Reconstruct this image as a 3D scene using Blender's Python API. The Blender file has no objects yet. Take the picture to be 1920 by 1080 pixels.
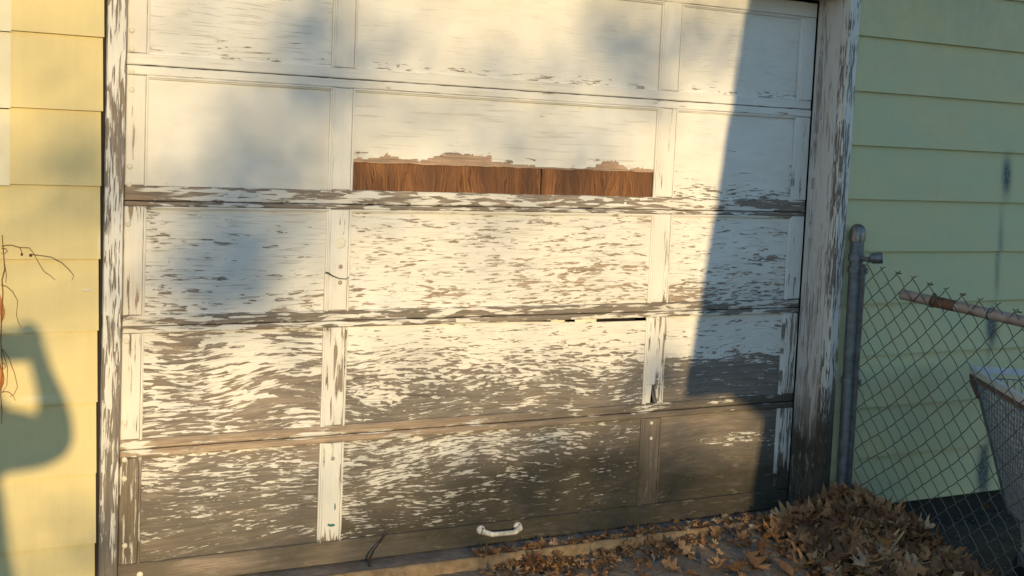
import bpy, bmesh, math, random
from mathutils import Vector, Matrix, noise
random.seed(7)
S = bpy.context.scene
C = S.collection

# ------------------------------------------------------------------ camera
cam_d = bpy.data.cameras.new('camera'); cam = bpy.data.objects.new('camera', cam_d); C.objects.link(cam)
cam_d.sensor_width = 36; cam_d.lens = 51.87; cam_d.clip_start = .05; cam_d.clip_end = 900
YAW, PIT, ROL = math.radians(32.19374723), math.radians(-5.51687542), math.radians(2.48362189)
fw = Vector((math.sin(YAW)*math.cos(PIT), math.cos(YAW)*math.cos(PIT), math.sin(PIT)))
rt = Vector((math.cos(YAW), -math.sin(YAW), 0)); up = rt.cross(fw)
r2 = rt*math.cos(ROL)+up*math.sin(ROL); u2 = -rt*math.sin(ROL)+up*math.cos(ROL)
CAM = Vector((-1.36111, -4.20326, 0))
cam.matrix_world = Matrix(((r2.x, u2.x, -fw.x, CAM.x), (r2.y, u2.y, -fw.y, CAM.y), (r2.z, u2.z, -fw.z, CAM.z), (0, 0, 0, 1)))
S.camera = cam

# ------------------------------------------------------------------ sky, sun, exposure
SUN = Vector((.2429, 1, -.1443)).normalized()          # direction the light travels
elev = math.asin(-SUN.z); azim = math.atan2(-SUN.x, -SUN.y)   # compass angle from +y towards +x
w = bpy.data.worlds.new('World'); S.world = w; w.use_nodes = True
nt = w.node_tree; bg = nt.nodes['Background']; sk = nt.nodes.new('ShaderNodeTexSky')
sk.sky_type = 'NISHITA'; sk.sun_disc = False; sk.sun_elevation = elev; sk.sun_rotation = azim
sk.air_density = 1.0; sk.dust_density = 0.; sk.ozone_density = 2.5
nt.links.new(sk.outputs[0], bg.inputs[0]); bg.inputs[1].default_value = .15
sd = bpy.data.lights.new('sun', 'SUN'); sun = bpy.data.objects.new('sun', sd); C.objects.link(sun)
sd.energy = 2.6; sd.angle = math.radians(.53); sd.color = (1, .745, .385)
sun.rotation_euler = SUN.to_track_quat('-Z', 'Y').to_euler(); sun.location = (-6, -20, 8)
S.view_settings.view_transform = 'Standard'; S.view_settings.look = 'None'
S.view_settings.exposure = .78; S.view_settings.gamma = 1; S.view_settings.use_curve_mapping = False

# ------------------------------------------------------------------ object helpers
def thing(name, label, cat, loc=(0, 0, 0), group=None):
    o = bpy.data.objects.new(name, None); C.objects.link(o); o.location = loc; o.empty_display_size = .1
    o['label'] = label; o['category'] = cat
    if group: o['group'] = group
    return o
def tag(o, label, cat, group=None):
    o['label'] = label; o['category'] = cat
    if group: o['group'] = group
    return o
def world_loc(o):
    v = Vector((0, 0, 0))
    while o: v += Vector(o.location); o = o.parent
    return v
def build(name, V, F, mat, parent=None, origin=None, smooth=30, wear=None, kind=None):
    """one mesh object from world-space vertices"""
    pl = world_loc(parent) if parent else Vector((0, 0, 0))
    org = Vector(origin) if origin is not None else pl
    me = bpy.data.meshes.new(name)
    me.from_pydata([tuple(Vector(v)-org) for v in V], [], F); me.update()
    if smooth:
        for p in me.polygons: p.use_smooth = True
        me.set_sharp_from_angle(angle=math.radians(smooth))
    if wear is not None:
        a = me.attributes.new('wear', 'FLOAT_COLOR', 'POINT')
        a.data.foreach_set('color', [c for t in wear for c in t])
    me.materials.append(mat)
    o = bpy.data.objects.new(name, me); C.objects.link(o)
    if parent: o.parent = parent
    o.location = org-pl
    if kind: o['kind'] = kind
    return o
class MB:
    def __init__(s): s.V = []; s.F = []
    def add(s, V, F):
        n = len(s.V); s.V += [Vector(v) for v in V]; s.F += [tuple(i+n for i in f) for f in F]
    def box(s, a, b):
        (x0, y0, z0), (x1, y1, z1) = a, b
        s.add([(x0,y0,z0),(x1,y0,z0),(x1,y1,z0),(x0,y1,z0),(x0,y0,z1),(x1,y0,z1),(x1,y1,z1),(x0,y1,z1)],
              [(0,3,2,1),(4,5,6,7),(0,1,5,4),(1,2,6,5),(2,3,7,6),(3,0,4,7)])
    def tube(s, P, r, n=6, cap=True):
        P = [Vector(p) for p in P]; R = r if isinstance(r, (list, tuple)) else [r]*len(P)
        V = []; F = []; prev = None
        for i, p in enumerate(P):
            t = (P[min(i+1, len(P)-1)]-P[max(i-1, 0)])
            t = t.normalized() if t.length > 1e-9 else Vector((0, 0, 1))
            if prev is None: prev = t.orthogonal().normalized()
            a = prev-t*prev.dot(t)
            a = a.normalized() if a.length > 1e-6 else t.orthogonal().normalized()
            prev = a; b = t.cross(a)
            for k in range(n):
                q = 2*math.pi*k/n
                V.append(p+(a*math.cos(q)+b*math.sin(q))*R[i])
        for i in range(len(P)-1):
            for k in range(n):
                k2 = (k+1) % n
                F.append((i*n+k, i*n+k2, (i+1)*n+k2, (i+1)*n+k))
        if cap:
            F.append(tuple(range(n-1, -1, -1))); F.append(tuple(range((len(P)-1)*n, len(P)*n)))
        s.add(V, F)
    def lathe(s, c, axis, prof, n=16):
        """profile of (distance along axis, radius)"""
        c = Vector(c); axis = Vector(axis).normalized(); a = axis.orthogonal().normalized(); b = axis.cross(a)
        V = []; F = []
        for h, r in prof:
            for k in range(n):
                q = 2*math.pi*k/n; V.append(c+axis*h+(a*math.cos(q)+b*math.sin(q))*r)
        for i in range(len(prof)-1):
            for k in range(n):
                k2 = (k+1) % n; F.append((i*n+k, i*n+k2, (i+1)*n+k2, (i+1)*n+k))
        F.append(tuple(range(n-1, -1, -1))); F.append(tuple(range((len(prof)-1)*n, len(prof)*n)))
        s.add(V, F)
    def build(s, name, mat, parent=None, **k): return build(name, s.V, s.F, mat, parent, **k)

# ------------------------------------------------------------------ node helpers
def new_mat(name):
    m = bpy.data.materials.new(name); m.use_nodes = True
    return m, m.node_tree, m.node_tree.nodes['Principled BSDF']
class NG:
    def __init__(s, t): s.t = t
    def n(s, ty, **k):
        x = s.t.nodes.new(ty)
        for a, b in k.items(): setattr(x, a, b)
        return x
    def put(s, sock, v):
        if isinstance(v, bpy.types.NodeSocket): s.t.links.new(v, sock)
        else: sock.default_value = v
    def m(s, op, a, b=0., c=0., clamp=False):
        x = s.n('ShaderNodeMath', operation=op, use_clamp=clamp)
        s.put(x.inputs[0], a); s.put(x.inputs[1], b); s.put(x.inputs[2], c)
        return x.outputs[0]
    def xyz(s, a, b, c):
        x = s.n('ShaderNodeCombineXYZ'); s.put(x.inputs[0], a); s.put(x.inputs[1], b); s.put(x.inputs[2], c); return x.outputs[0]
    def noise(s, v, scale=1., detail=2., rough=.5, lac=2.0):
        x = s.n('ShaderNodeTexNoise'); s.put(x.inputs['Vector'], v)
        x.inputs['Scale'].default_value = scale; x.inputs['Detail'].default_value = detail
        x.inputs['Roughness'].default_value = rough; x.inputs['Lacunarity'].default_value = lac
        return x.outputs[0]
    def vor(s, v, scale=1.):
        x = s.n('ShaderNodeTexVoronoi'); s.put(x.inputs['Vector'], v); x.inputs['Scale'].default_value = scale; return x
    def mr(s, v, a, b, c=0., d=1., smooth=False):
        x = s.n('ShaderNodeMapRange')
        if smooth: x.interpolation_type = 'SMOOTHSTEP'
        s.put(x.inputs[0], v); s.put(x.inputs[1], a); s.put(x.inputs[2], b); s.put(x.inputs[3], c); s.put(x.inputs[4], d)
        return x.outputs[0]
    def mix(s, f, a, b, mode='MIX'):
        x = s.n('ShaderNodeMix', data_type='RGBA', blend_type=mode)
        s.put(x.inputs[0], f)
        for i, v in ((6, a), (7, b)):
            if isinstance(v, tuple) and len(v) == 3: v = v+(1,)
            s.put(x.inputs[i], v)
        return x.outputs[2]
    def sep(s, v):
        x = s.n('ShaderNodeSeparateXYZ'); s.put(x.inputs[0], v); return x.outputs
    def bump(s, h, dist, strength=1., normal=None):
        x = s.n('ShaderNodeBump'); s.put(x.inputs['Height'], h); x.inputs['Distance'].default_value = dist; x.inputs['Strength'].default_value = strength
        if normal: s.put(x.inputs['Normal'], normal)
        return x.outputs[0]

def peel_material(name, along='x', paint=(.80, .785, .745), fx=9., fz=75., swirl=.10, grey=(.27, .235, .205), warm=(.47, .355, .26), dark=(.046, .036, .027)):
    """old oil paint flaking off timber along its grain; vertex attribute wear = peel threshold, grime, warm wood, cracking"""
    m, t, P = new_mat(name); g = NG(t)
    tc = g.n('ShaderNodeTexCoord').outputs['Object']; x, y, z = g.sep(tc)
    if along == 'x': a, b, c = x, z, y
    elif along == 'z': a, b, c = z, x, y
    else: a, b, c = z, y, x
    b = g.m('ADD', b, g.m('MULTIPLY', c, .8))
    at = g.n('ShaderNodeAttribute', attribute_name='wear')
    thr, grime, wrm = g.sep(at.outputs['Color']); crack = at.outputs['Alpha']
    wv = g.noise(g.xyz(g.m('MULTIPLY', a, 1.5), g.m('MULTIPLY', c, 1.), g.m('MULTIPLY', b, 4.)), 1., 1.)
    b2 = g.m('ADD', b, g.m('MULTIPLY', g.m('SUBTRACT', wv, .5), swirl))
    # flakes: streaky noise broken by blocky cells
    n1 = g.mr(g.noise(g.xyz(g.m('MULTIPLY', a, fx), g.m('MULTIPLY', c, 3.), g.m('MULTIPLY', b2, fz)), 1., 5., .66), .28, .72)
    vo = g.vor(g.xyz(g.m('MULTIPLY', a, fx*2.6), g.m('MULTIPLY', c, 3.), g.m('MULTIPLY', b2, fz*1.9)))
    n2 = g.sep(vo.outputs['Color'])[0]
    big = g.mr(g.noise(g.xyz(g.m('MULTIPLY', a, fx*.45), g.m('MULTIPLY', c, 2.), g.m('MULTIPLY', b2, fz*.28)), 1., 3., .6), .28, .72)
    n = g.m('ADD', g.m('ADD', g.m('MULTIPLY', n1, .40), g.m('MULTIPLY', n2, .28)), g.m('MULTIPLY', big, .32))
    d = g.m('SUBTRACT', thr, n)
    peel = g.mr(d, -.008, .010, smooth=True)
    rim = g.mr(d, -.05, -.005, smooth=True)
    # timber
    gr = g.noise(g.xyz(g.m('MULTIPLY', a, 5.), g.m('MULTIPLY', c, 8.), g.m('MULTIPLY', b2, 210.)), 1., 5., .72)
    ring = g.n('ShaderNodeTexWave', wave_type='BANDS', bands_direction='Z', wave_profile='SAW')
    g.put(ring.inputs['Vector'], g.xyz(g.m('MULTIPLY', a, .25), c, b2)); ring.inputs['Scale'].default_value = 14
    ring.inputs['Distortion'].default_value = 5; ring.inputs['Detail'].default_value = 2; ring.inputs['Detail Scale'].default_value = 1.6
    grain = g.m('ADD', g.m('MULTIPLY', gr, .90), g.m('MULTIPLY', ring.outputs[1], .10))
    gcol = g.mix(g.mr(grain, .3, .75), tuple(k*.52 for k in grey), tuple(min(1, k*1.35) for k in grey))
    wcol = g.mix(g.mr(grain, .3, .75), tuple(k*.55 for k in warm), tuple(min(1, k*1.4) for k in warm))
    wn = g.mr(g.noise(g.xyz(g.m('MULTIPLY', a, 2.5), c, g.m('MULTIPLY', b, 16.)), 1., 3.), .3, .7, -.3, .3)
    wood = g.mix(g.m('ADD', wrm, wn, clamp=True), gcol, wcol)
    gn = g.noise(g.xyz(g.m('MULTIPLY', a, 7.), c, g.m('MULTIPLY', b, 30.)), 1., 4., .65)
    gd = g.m('ADD', grime, g.m('MULTIPLY', g.m('SUBTRACT', gn, .5), g.m('MULTIPLY', grime, 1.3)), clamp=True)
    wood = g.mix(gd, wood, g.mix(g.mr(gn, .35, .65), dark, (dark[0]*1.5, dark[1]*1.75, dark[2]*1.4)))
    wc = g.noise(g.xyz(g.m('MULTIPLY', a, 4.), c, g.m('MULTIPLY', b2, 300.)), 1., 3., .6)
    wcm = g.mr(wc, .58, .70, smooth=True)
    wood = g.mix(g.m('MULTIPLY', wcm, .6), wood, (.07, .052, .038))
    bl = g.noise(g.xyz(g.m('MULTIPLY', a, 9.), c, g.m('MULTIPLY', b2, 45.)), 1., 5., .7)
    wood = g.mix(g.mr(bl, .42, .66, 0., .45), wood, tuple(k*.45 for k in grey))
    wood = g.mix(g.mr(bl, .30, .44, .35, 0.), wood, tuple(min(1, k*1.7) for k in grey))
    # paint film: slight yellowing, fine checks along the grain, dirt
    st = g.noise(g.xyz(g.m('MULTIPLY', a, 2.), c, g.m('MULTIPLY', b, 3.)), 1., 4., .6)
    pc = g.mix(g.mr(st, .33, .68), paint, tuple(paint[i]*(.875, .85, .81)[i] for i in range(3)))
    st2 = g.noise(g.xyz(g.m('MULTIPLY', a, 7.), c, g.m('MULTIPLY', b, 22.)), 1., 5., .68)
    pc = g.mix(g.mr(st2, .48, .74, 0., .30), pc, tuple(paint[i]*(.70, .66, .60)[i] for i in range(3)))
    ck = g.noise(g.xyz(g.m('MULTIPLY', a, fx*.55), c, g.m('MULTIPLY', b2, fz*3.2)), 1., 2., .6)
    ckm = g.m('MULTIPLY', g.mr(ck, .57, .68, smooth=True), crack)
    pc = g.mix(g.m('MULTIPLY', ckm, .5), pc, (.26, .20, .14))
    pc = g.mix(g.m('MULTIPLY', rim, .32), pc, (.38, .31, .23))
    sp = g.vor(g.xyz(g.m('MULTIPLY', a, 60.), g.m('MULTIPLY', c, 60.), g.m('MULTIPLY', b, 60.)))
    spm = g.m('MULTIPLY', g.mr(sp.outputs['Distance'], .06, .13, 1., 0.), g.mr(g.sep(sp.outputs['Color'])[1], .9, .93))
    pc = g.mix(g.m('MULTIPLY', spm, .45), pc, (.25, .2, .15))
    pc = g.mix(g.m('MULTIPLY', gd, .5), pc, (.20, .175, .14))
    g.put(P.inputs['Base Color'], g.mix(peel, pc, wood))
    g.put(P.inputs['Roughness'], g.mr(peel, 0., 1., .52, .9))
    P.inputs['Specular IOR Level'].default_value = .3
    h1 = g.m('SUBTRACT', 1., peel)
    h2 = g.m('ADD', g.m('MULTIPLY', gr, g.mr(peel, 0., 1., .18, .9)), g.m('MULTIPLY', ckm, -.5))
    und = g.noise(g.xyz(g.m('MULTIPLY', a, 3.), c, g.m('MULTIPLY', b, 9.)), 1., 2.)
    nb = g.bump(und, .006, .5)
    nb = g.bump(h2, .0011, .8, nb)
    g.put(P.inputs['Normal'], g.bump(g.m('ADD', h1, g.m('MULTIPLY', rim, .35)), .0019, 1., nb))
    return m

def plain(name, col, rough=.7, metal=0., var=.25, scale=6., bump=0., bscale=60., spec=.3, col2=None):
    m, t, P = new_mat(name); g = NG(t)
    tc = g.n('ShaderNodeTexCoord').outputs['Object']
    n = g.noise(tc, scale, 4., .6)
    c2 = col2 or tuple(k*(1-var) for k in col)
    g.put(P.inputs['Base Color'], g.mix(g.mr(n, .35, .68), col, c2))
    P.inputs['Roughness'].default_value = rough; P.inputs['Metallic'].default_value = metal; P.inputs['Specular IOR Level'].default_value = spec
    if bump: g.put(P.inputs['Normal'], g.bump(g.noise(tc, bscale, 4., .65), bump))
    return m

M_panel = peel_material('peeling_panel', 'x', fx=12., fz=105., swirl=.06)
M_fine = peel_material('peeling_panel_fine', 'x', fx=13., fz=115., swirl=.13)
M_patch = peel_material('peeling_panel_patches', 'x', fx=6., fz=30., swirl=.02, warm=(.50, .34, .24))
M_swirl = peel_material('peeling_panel_swirled', 'x', fx=8., fz=72., swirl=.20)
M_rail = peel_material('peeling_rail', 'x', fx=6., fz=62., swirl=.012)
M_stile = peel_material('peeling_stile', 'z', fx=5., fz=70., swirl=.012)
M_casing = peel_material('peeling_casing', 'z', fx=7., fz=110., swirl=.008, grey=(.27, .235, .21))
M_jamb = peel_material('peeling_jamb', 'y', paint=(.72, .665, .62), fx=6., fz=95., swirl=.01, grey=(.52, .44, .39), warm=(.5, .42, .37))

def ply_material():
    m, t, P = new_mat('bare_plywood'); g = NG(t)
    tc = g.n('ShaderNodeTexCoord').outputs['Object']; x, y, z = g.sep(tc)
    oi = g.n('ShaderNodeObjectInfo').outputs['Random']
    xx = g.m('ADD', x, g.m('MULTIPLY', oi, 7.))
    wv = g.noise(g.xyz(g.m('MULTIPLY', xx, 9.), 0., g.m('MULTIPLY', z, 5.)), 1., 3.)
    x2 = g.m('ADD', xx, g.m('MULTIPLY', wv, .11))
    gr = g.noise(g.xyz(g.m('MULTIPLY', x2, 240.), 0., g.m('MULTIPLY', z, 9.)), 1., 3., .6)
    bd = g.noise(g.xyz(g.m('MULTIPLY', x2, 9.), 0., g.m('MULTIPLY', z, .8)), 1., 3., .7)
    c = g.mix(g.mr(gr, .33, .66), (.07, .025, .010), (.34, .145, .05))
    c = g.mix(g.mr(bd, .42, .66), c, (.10, .045, .022))
    c = g.mix(g.mr(bd, .2, .42, .6, 0.), c, (.42, .21, .08))
    g.put(P.inputs['Base Color'], c); P.inputs['Roughness'].default_value = .75
    g.put(P.inputs['Normal'], g.bump(gr, .0008))
    return m
M_ply = ply_material()

def siding_material():
    m, t, P = new_mat('yellow_siding_paint'); g = NG(t)
    tc = g.n('ShaderNodeTexCoord').outputs['Object']; x, y, z = g.sep(tc)
    at = g.n('ShaderNodeAttribute', attribute_name='wear'); spray, dirt, chalk = g.sep(at.outputs['Color']); green_tint = at.outputs['Alpha']
    oi = g.n('ShaderNodeObjectInfo').outputs['Random']
    v = g.xyz(g.m('ADD', g.m('MULTIPLY', x, 2.), g.m('MULTIPLY', oi, 9.)), y, g.m('MULTIPLY', z, 3.))
    n = g.noise(v, 1.5, 4., .6); f = g.noise(tc, 240., 2.)
    c = g.mix(g.mr(n, .3, .7), (.71, .575, .275), (.645, .55, .285))
    c = g.mix(g.mr(f, .45, .75, 0., .12), c, (.35, .33, .18))
    n2 = g.noise(g.xyz(g.m('MULTIPLY', x, 3.), y, g.m('MULTIPLY', z, 2.)), 3., 4., .7)
    c = g.mix(g.m('MULTIPLY', g.mr(n2, .35, .7), dirt), c, (.22, .20, .12))  # dirt, plus the eave shade painted in at the upper right
    dr = g.noise(g.xyz(g.m('MULTIPLY', x, 38.), y, g.m('MULTIPLY', z, 1.6)), 1., 4., .7)
    c = g.mix(g.mr(dr, .46, .72, 0., .11), c, (.42, .36, .19))
    c = g.mix(g.m('MULTIPLY', green_tint, g.mr(n, .3, .7, .35, .8)), c, (.45, .55, .37))  # greener tone right of the door, weaker towards the top
    c = g.mix(g.m('MULTIPLY', chalk, .7), c, (.80, .76, .56))
    sn = g.noise(tc, 90., 3., .7)
    c = g.mix(g.m('MULTIPLY', spray, g.mr(sn, .25, .6, .6, 1.), clamp=True), c, (.035, .05, .085))
    g.put(P.inputs['Base Color'], c); P.inputs['Roughness'].default_value = .5; P.inputs['Specular IOR Level'].default_value = .35
    h = g.m('ADD', g.m('MULTIPLY', f, .25), g.noise(g.xyz(g.m('MULTIPLY', x, 12.), y, g.m('MULTIPLY', z, 40.)), 1., 3.))
    wavy = g.noise(g.xyz(g.m('MULTIPLY', x, 2.5), y, g.m('MULTIPLY', z, 9.)), 1., 2.)
    g.put(P.inputs['Normal'], g.bump(h, .0012, .6, g.bump(wavy, .012, .5)))
    return m
M_siding = siding_material()

def leaf_material():
    m, t, P = new_mat('dry_oak_leaf'); g = NG(t)
    tc = g.n('ShaderNodeTexCoord').outputs['Object']
    oi = g.n('ShaderNodeObjectInfo').outputs['Random']; ri = g.n('ShaderNodeNewGeometry').outputs['Random Per Island']
    r = g.m('FRACT', g.m('ADD', oi, g.m('MULTIPLY', ri, 3.7)))
    cr = g.n('ShaderNodeValToRGB'); g.put(cr.inputs[0], r)
    E = cr.color_ramp.elements; E[0].position = 0; E[0].color = (.13, .062, .028, 1); E[1].position = 1; E[1].color = (.60, .44, .28, 1)
    for p, c in ((.3, (.25, .122, .052, 1)), (.55, (.34, .18, .082, 1)), (.8, (.41, .22, .095, 1)), (.93, (.50, .33, .18, 1))):
        e = E.new(p); e.color = c
    n = g.noise(tc, 45., 4., .65)
    c = g.mix(g.mr(n, .35, .7, 0., .5), cr.outputs[0], (.06, .028, .012))
    g.put(P.inputs['Base Color'], c); P.inputs['Roughness'].default_value = .62; P.inputs['Specular IOR Level'].default_value = .3
    g.put(P.inputs['Normal'], g.bump(n, .002, .6))
    return m
M_leaf = leaf_material()

def ground_material():
    m, t, P = new_mat('old_asphalt_and_dirt'); g = NG(t)
    tc = g.n('ShaderNodeTexCoord').outputs['Object']
    n = g.noise(tc, 3., 5., .65); f = g.noise(tc, 55., 4., .7)
    c = g.mix(g.mr(n, .35, .65), (.20, .17, .14), (.33, .27, .20))
    c = g.mix(g.mr(f, .4, .7, 0., .6), c, (.09, .075, .06))
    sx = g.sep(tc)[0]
    c = g.mix(g.mr(sx, 2.80, 2.95), c, g.mix(g.mr(f, .35, .65), (.045, .042, .036), (.085, .078, .066)))   # darker ground in the side yard
    v = g.vor(tc, 70.); pm = g.m('MULTIPLY', g.mr(v.outputs['Distance'], .2, .3, .8, 0.), g.mr(g.sep(v.outputs['Color'])[0], .82, .86))
    c = g.mix(pm, c, (.45, .40, .32))
    g.put(P.inputs['Base Color'], c); P.inputs['Roughness'].default_value = .9; P.inputs['Specular IOR Level'].default_value = .25
    nb = g.bump(f, .008, .7)
    g.put(P.inputs['Normal'], g.bump(g.m('ADD', pm, g.noise(tc, 220., 2.)), .003, .7, nb))
    return m
M_ground = ground_material()
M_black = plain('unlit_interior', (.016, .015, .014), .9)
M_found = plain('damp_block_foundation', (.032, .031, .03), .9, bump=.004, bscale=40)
M_tar = plain('tarred_edge', (.03, .024, .02), .85)
M_cap = plain('chalky_corner_metal', (.74, .68, .50), .5, var=.15)
M_galv = plain('weathered_galvanised_steel', (.20, .225, .25), .48, .55, .45, 22., .0006, 90.)
M_cast = plain('cast_cap', (.28, .26, .25), .38, .75, .4, 30., .0008, 80., col2=(.17, .13, .10))
M_wire = plain('oxidised_wire', (.15, .16, .145), .55, .4, .4, 40.)
M_pipe = plain('rusted_pipe', (.42, .39, .37), .6, .2, .3, 9., .0008, 120., col2=(.27, .18, .13))
M_rust = plain('rust', (.21, .11, .06), .85, 0, .5, 40., .001, 150.)
M_white = plain('chipped_white_enamel', (.80, .77, .70), .4, 0, .2, 60., .0015, 120., col2=(.42, .37, .31))
M_bolt = plain('painted_bolt', (.78, .74, .64), .5, 0, .15, 80., .001, 300.)
M_brown = plain('rotted_sill_wood', (.17, .125, .085), .85, 0, .5, 14., .004, 60., col2=(.08, .06, .045))
M_sill = plain('grey_sill_wood', (.27, .235, .20), .85, 0, .5, 12., .004, 70., col2=(.15, .12, .095))
M_nose = plain('worn_sill_edge', (.38, .27, .155), .85, 0, .5, 25., .005, 90., col2=(.22, .14, .075))
M_cart = plain('grey_cart_wire', (.37, .36, .35), .5, .2, .3, 30.)
M_cartw = plain('white_cart_rim', (.72, .72, .74), .45, 0, .15, 30.)
M_cartp = plain('faded_cart_plastic', (.22, .135, .115), .6, 0, .4, 30.)
M_rub = plain('black_rubber', (.03, .03, .032), .6)
M_vine = plain('dry_vine_bark', (.25, .13, .055), .8, 0, .4, 60.)
M_vleaf = plain('orange_dead_leaf', (.50, .21, .06), .7, 0, .4, 50., .002, 80.)
M_teal = plain('teal_underpaint', (.05, .19, .19), .6)
M_scrape = plain('scraped_primer', (.82, .78, .64), .6)

# ------------------------------------------------------------------ wear on timber
PB = [.02, .05, .1, .2, .3, .4, .5, .6, .7, .8, .9, .95, 1.0]
TH = [.10, .235, .30, .365, .41, .45, .49, .53, .57, .62, .69, .75, 1.02]
def thr(p):
    if p <= PB[0]: return TH[0]*max(0, p)/PB[0]
    for i in range(len(PB)-1):
        if p <= PB[i+1]: return TH[i]+(TH[i+1]-TH[i])*(p-PB[i])/(PB[i+1]-PB[i])
    return 1.02
# stains and worn places of the door: (x, z), half width, half height, more peeling, more grime, more warm wood
SPOTS = [
 ((2.216, -0.519), .13, .035, .30, .05, -.1), ((2.556, -0.409), .10, .05, .15, .05, 0), ((1.6, -0.461), .20, .05, .12, 0, .35), ((1.738, -0.424), .25, .06, .08, 0, .2),
 ((0.184, -0.669), .05, .022, .55, .05, .5), ((0.579, -0.797), .12, .08, .18, .05, 0), ((0.346, -0.904), .25, .03, .16, .05, 0),
 ((2.064, -0.557), .12, .02, .3, .1, 0), ((0.83, -0.854), .08, .03, -.38, 0, 0), ((0.89, -0.866), .09, .012, -.4, 0, 0),
 ((1.061, -1.061), .22, .05, -.22, -.2, 0), ((1.338, -1.043), .30, .05, -.15, -.2, 0), ((0.861, -1.137), .10, .05, -.12, -.1, 0),
 ((0.175, -1.045), .12, .06, -.25, -.1, 0), ((0.514, -1.09), .10, .05, -.15, -.1, 0), ((2.445, -1.112), .16, .022, -.42, -.1, 0), ((2.614, -1.145), .10, .012, -.3, -.1, 0),
 ((1.644, -1.233), .40, .09, .05, .75, -.1), ((2.325, -1.314), .30, .06, .05, .5, -.1), ((1.287, -1.336), .6, .05, .04, .2, 0), ((2.457, -1.273), .3, .08, .05, .15, 0), ((2.745, -1.352), .16, .10, .4, .9, -.3), ((1.852, -1.12), .2, .05, .1, .05, 0),
 ((2.094, -0.995), .20, .05, .05, -.1, .1), ((0.025, -0.22), .04, .05, .4, .05, .3), ((2.67, -0.093), .03, .05, .3, .1, 0), ((2.023, -0.118), .03, .03, .4, .05, .3),
 ((1.806, 0.022), .06, .02, .15, 0, .5), ((0.351, -0.448), .25, .10, .04, .02, 0), ((0.269, -1.357), .10, .02, 0, -.5, .1), ((0.394, -1.367), .08, .02, 0, -.4, .1),
 ((0.622, -0.966), .075, .012, -.75, -.2, 0), ((0.031, -0.97), .05, .022, -.7, -.2, 0), ((0.854, -0.969), .08, .008, -.35, -.1, 0), ((1.966, -0.962), .05, .010, -.7, -.2, 0),
]
def peelness(kind, row, col, x, z):
    p = d = wm = 0.; ck = .6
    if kind == 'panel':
        zb = {1: .226, 2: -.169, 3: -.562, 4: -.944, 5: -1.333}[row]; f = max(0., min(1., (z-zb)/.33))
        if row == 1: p = (.04, .025, .035)[col]+.16*math.exp(-(f/.08)**2); ck = (1., .45, .6)[col]; wm = .5
        if row == 2: p = (.0, .04, .04)[col]; ck = (0., .35, .35)[col]
        if row == 2 and col == 1:
            hg = .026 if x < 1.28 else .010 if x < 1.46 else .003 if x < 1.60 else .012 if x < 1.72 else .030
            xs = math.floor(x/.0116+.8*noise.noise((x*50, z*140, 4)))*.0116; hg *= 1+1.1*noise.noise((xs*7, 1.5, 0))+.55*noise.noise((xs*26, 2.5, 0))
            k_ = 1. if z+.076+.004*noise.noise((x*70, z*200, 9)) < hg else 0.
            e_ = math.exp(-max(0, z+.076-hg)/.012); wm = .95*max(k_, e_); p += 1.05*k_+.33*e_*(hg > .004); ck = .55
        if row == 2 and col == 2: p += .3*math.exp(-(f/.14)**2)
        if row == 3: p = (.055, .165, .11)[col]; ck = 1.
        if row == 3: p += .12*math.exp(-(f/.2)**2); wm = (.45, .75, .5)[col]
        if row == 3 and col == 0: p += .14*math.exp(-((x-.06)/.12)**2)+.12*max(0, (x-.4)/.3)*math.exp(-(f/.3)**2)
        if row == 3 and col == 2: p += .25*max(0, .5-f)
        if row == 4:
            if col == 0: p = .30+.28*(1-f); wm = .12
            if col == 1: p = .12+.66*min(1, max(0, (.80-f)/.6)); d = .12*(1-f)
            if col == 2: p = .10+.80*min(1, max(0, (.60-f)/.22)); d = .08*(1-f)
            ck = .8
        if row == 5:
            if col == 0: p = .66+.24*(1-f); d = .08+.50*(1-f)**1.2
            if col == 1:
                u = (x-.745)/1.25; p = .62+.14*(1-f)+.15*u; d = .14+.66*(1-f)**.8+.24*u
            if col == 2: p = .96; d = .28+.55*(1-f)
            wm = .12
    elif kind == 'rail':
        p = {1: .03, 1.5: .05, 2: .50, 2.5: .56, 3: .55, 3.5: .55, 4: .86, 4.5: .88, 5: .985}[row]
        d = {1: 0, 1.5: 0, 2: .05, 2.5: .15, 3: .2, 3.5: .15, 4: .06, 4.5: .05, 5: .60}[row]
        wm = {1: .3, 1.5: .8, 2: .35, 2.5: .35, 3: .15, 3.5: .2, 4: .85, 4.5: .95, 5: .42}[row]
        if row >= 4 and x > .8: d += .38*(x-.8); wm -= .55*(x-.8)
        if row == 5: d += .35*max(0, min(1, (x-.9)/1.2))
        if row in (2, 2.5): d += .35*max(0, x-2.2); p += .25*max(0, x-2.1)
        ck = .5
    elif kind == 'stile':
        p = {0: (.04, .06, .08, .14, .80), 1: (.03, .03, .05, .16, .15), 2: (.03, .05, .06, .33, .96), 3: (.06, .10, .10, .45, .40)}[col][row-1]
        d = .45 if (row == 5 and col == 2) else (.3*max(0, -z-1.05)/.35 if row == 5 else 0)
        if row == 5 and col == 3: d += 1.0*max(0, min(1, (-1.15-z)/.2)); p += .6*max(0, min(1, (-1.2-z)/.15))
        if row == 5 and col == 1: p += .6*max(0, min(1, (-1.28-z)/.06))
        if row == 5 and col == 0: d += .35
        wm = .45 if row < 4 else .25; ck = .35
    for (sx, sz), rx, rz, a, b, c in SPOTS:
        if kind == 'stile': a *= .6
        e = ((x-sx)/rx)**2+((z-sz)/rz)**2
        if e < 7:
            e = math.exp(-e); p += a*e; d += b*e; wm += c*e
    return (thr(min(1, max(0, p))), min(1, max(0, d)), min(1, max(0, wm)), ck)

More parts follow.
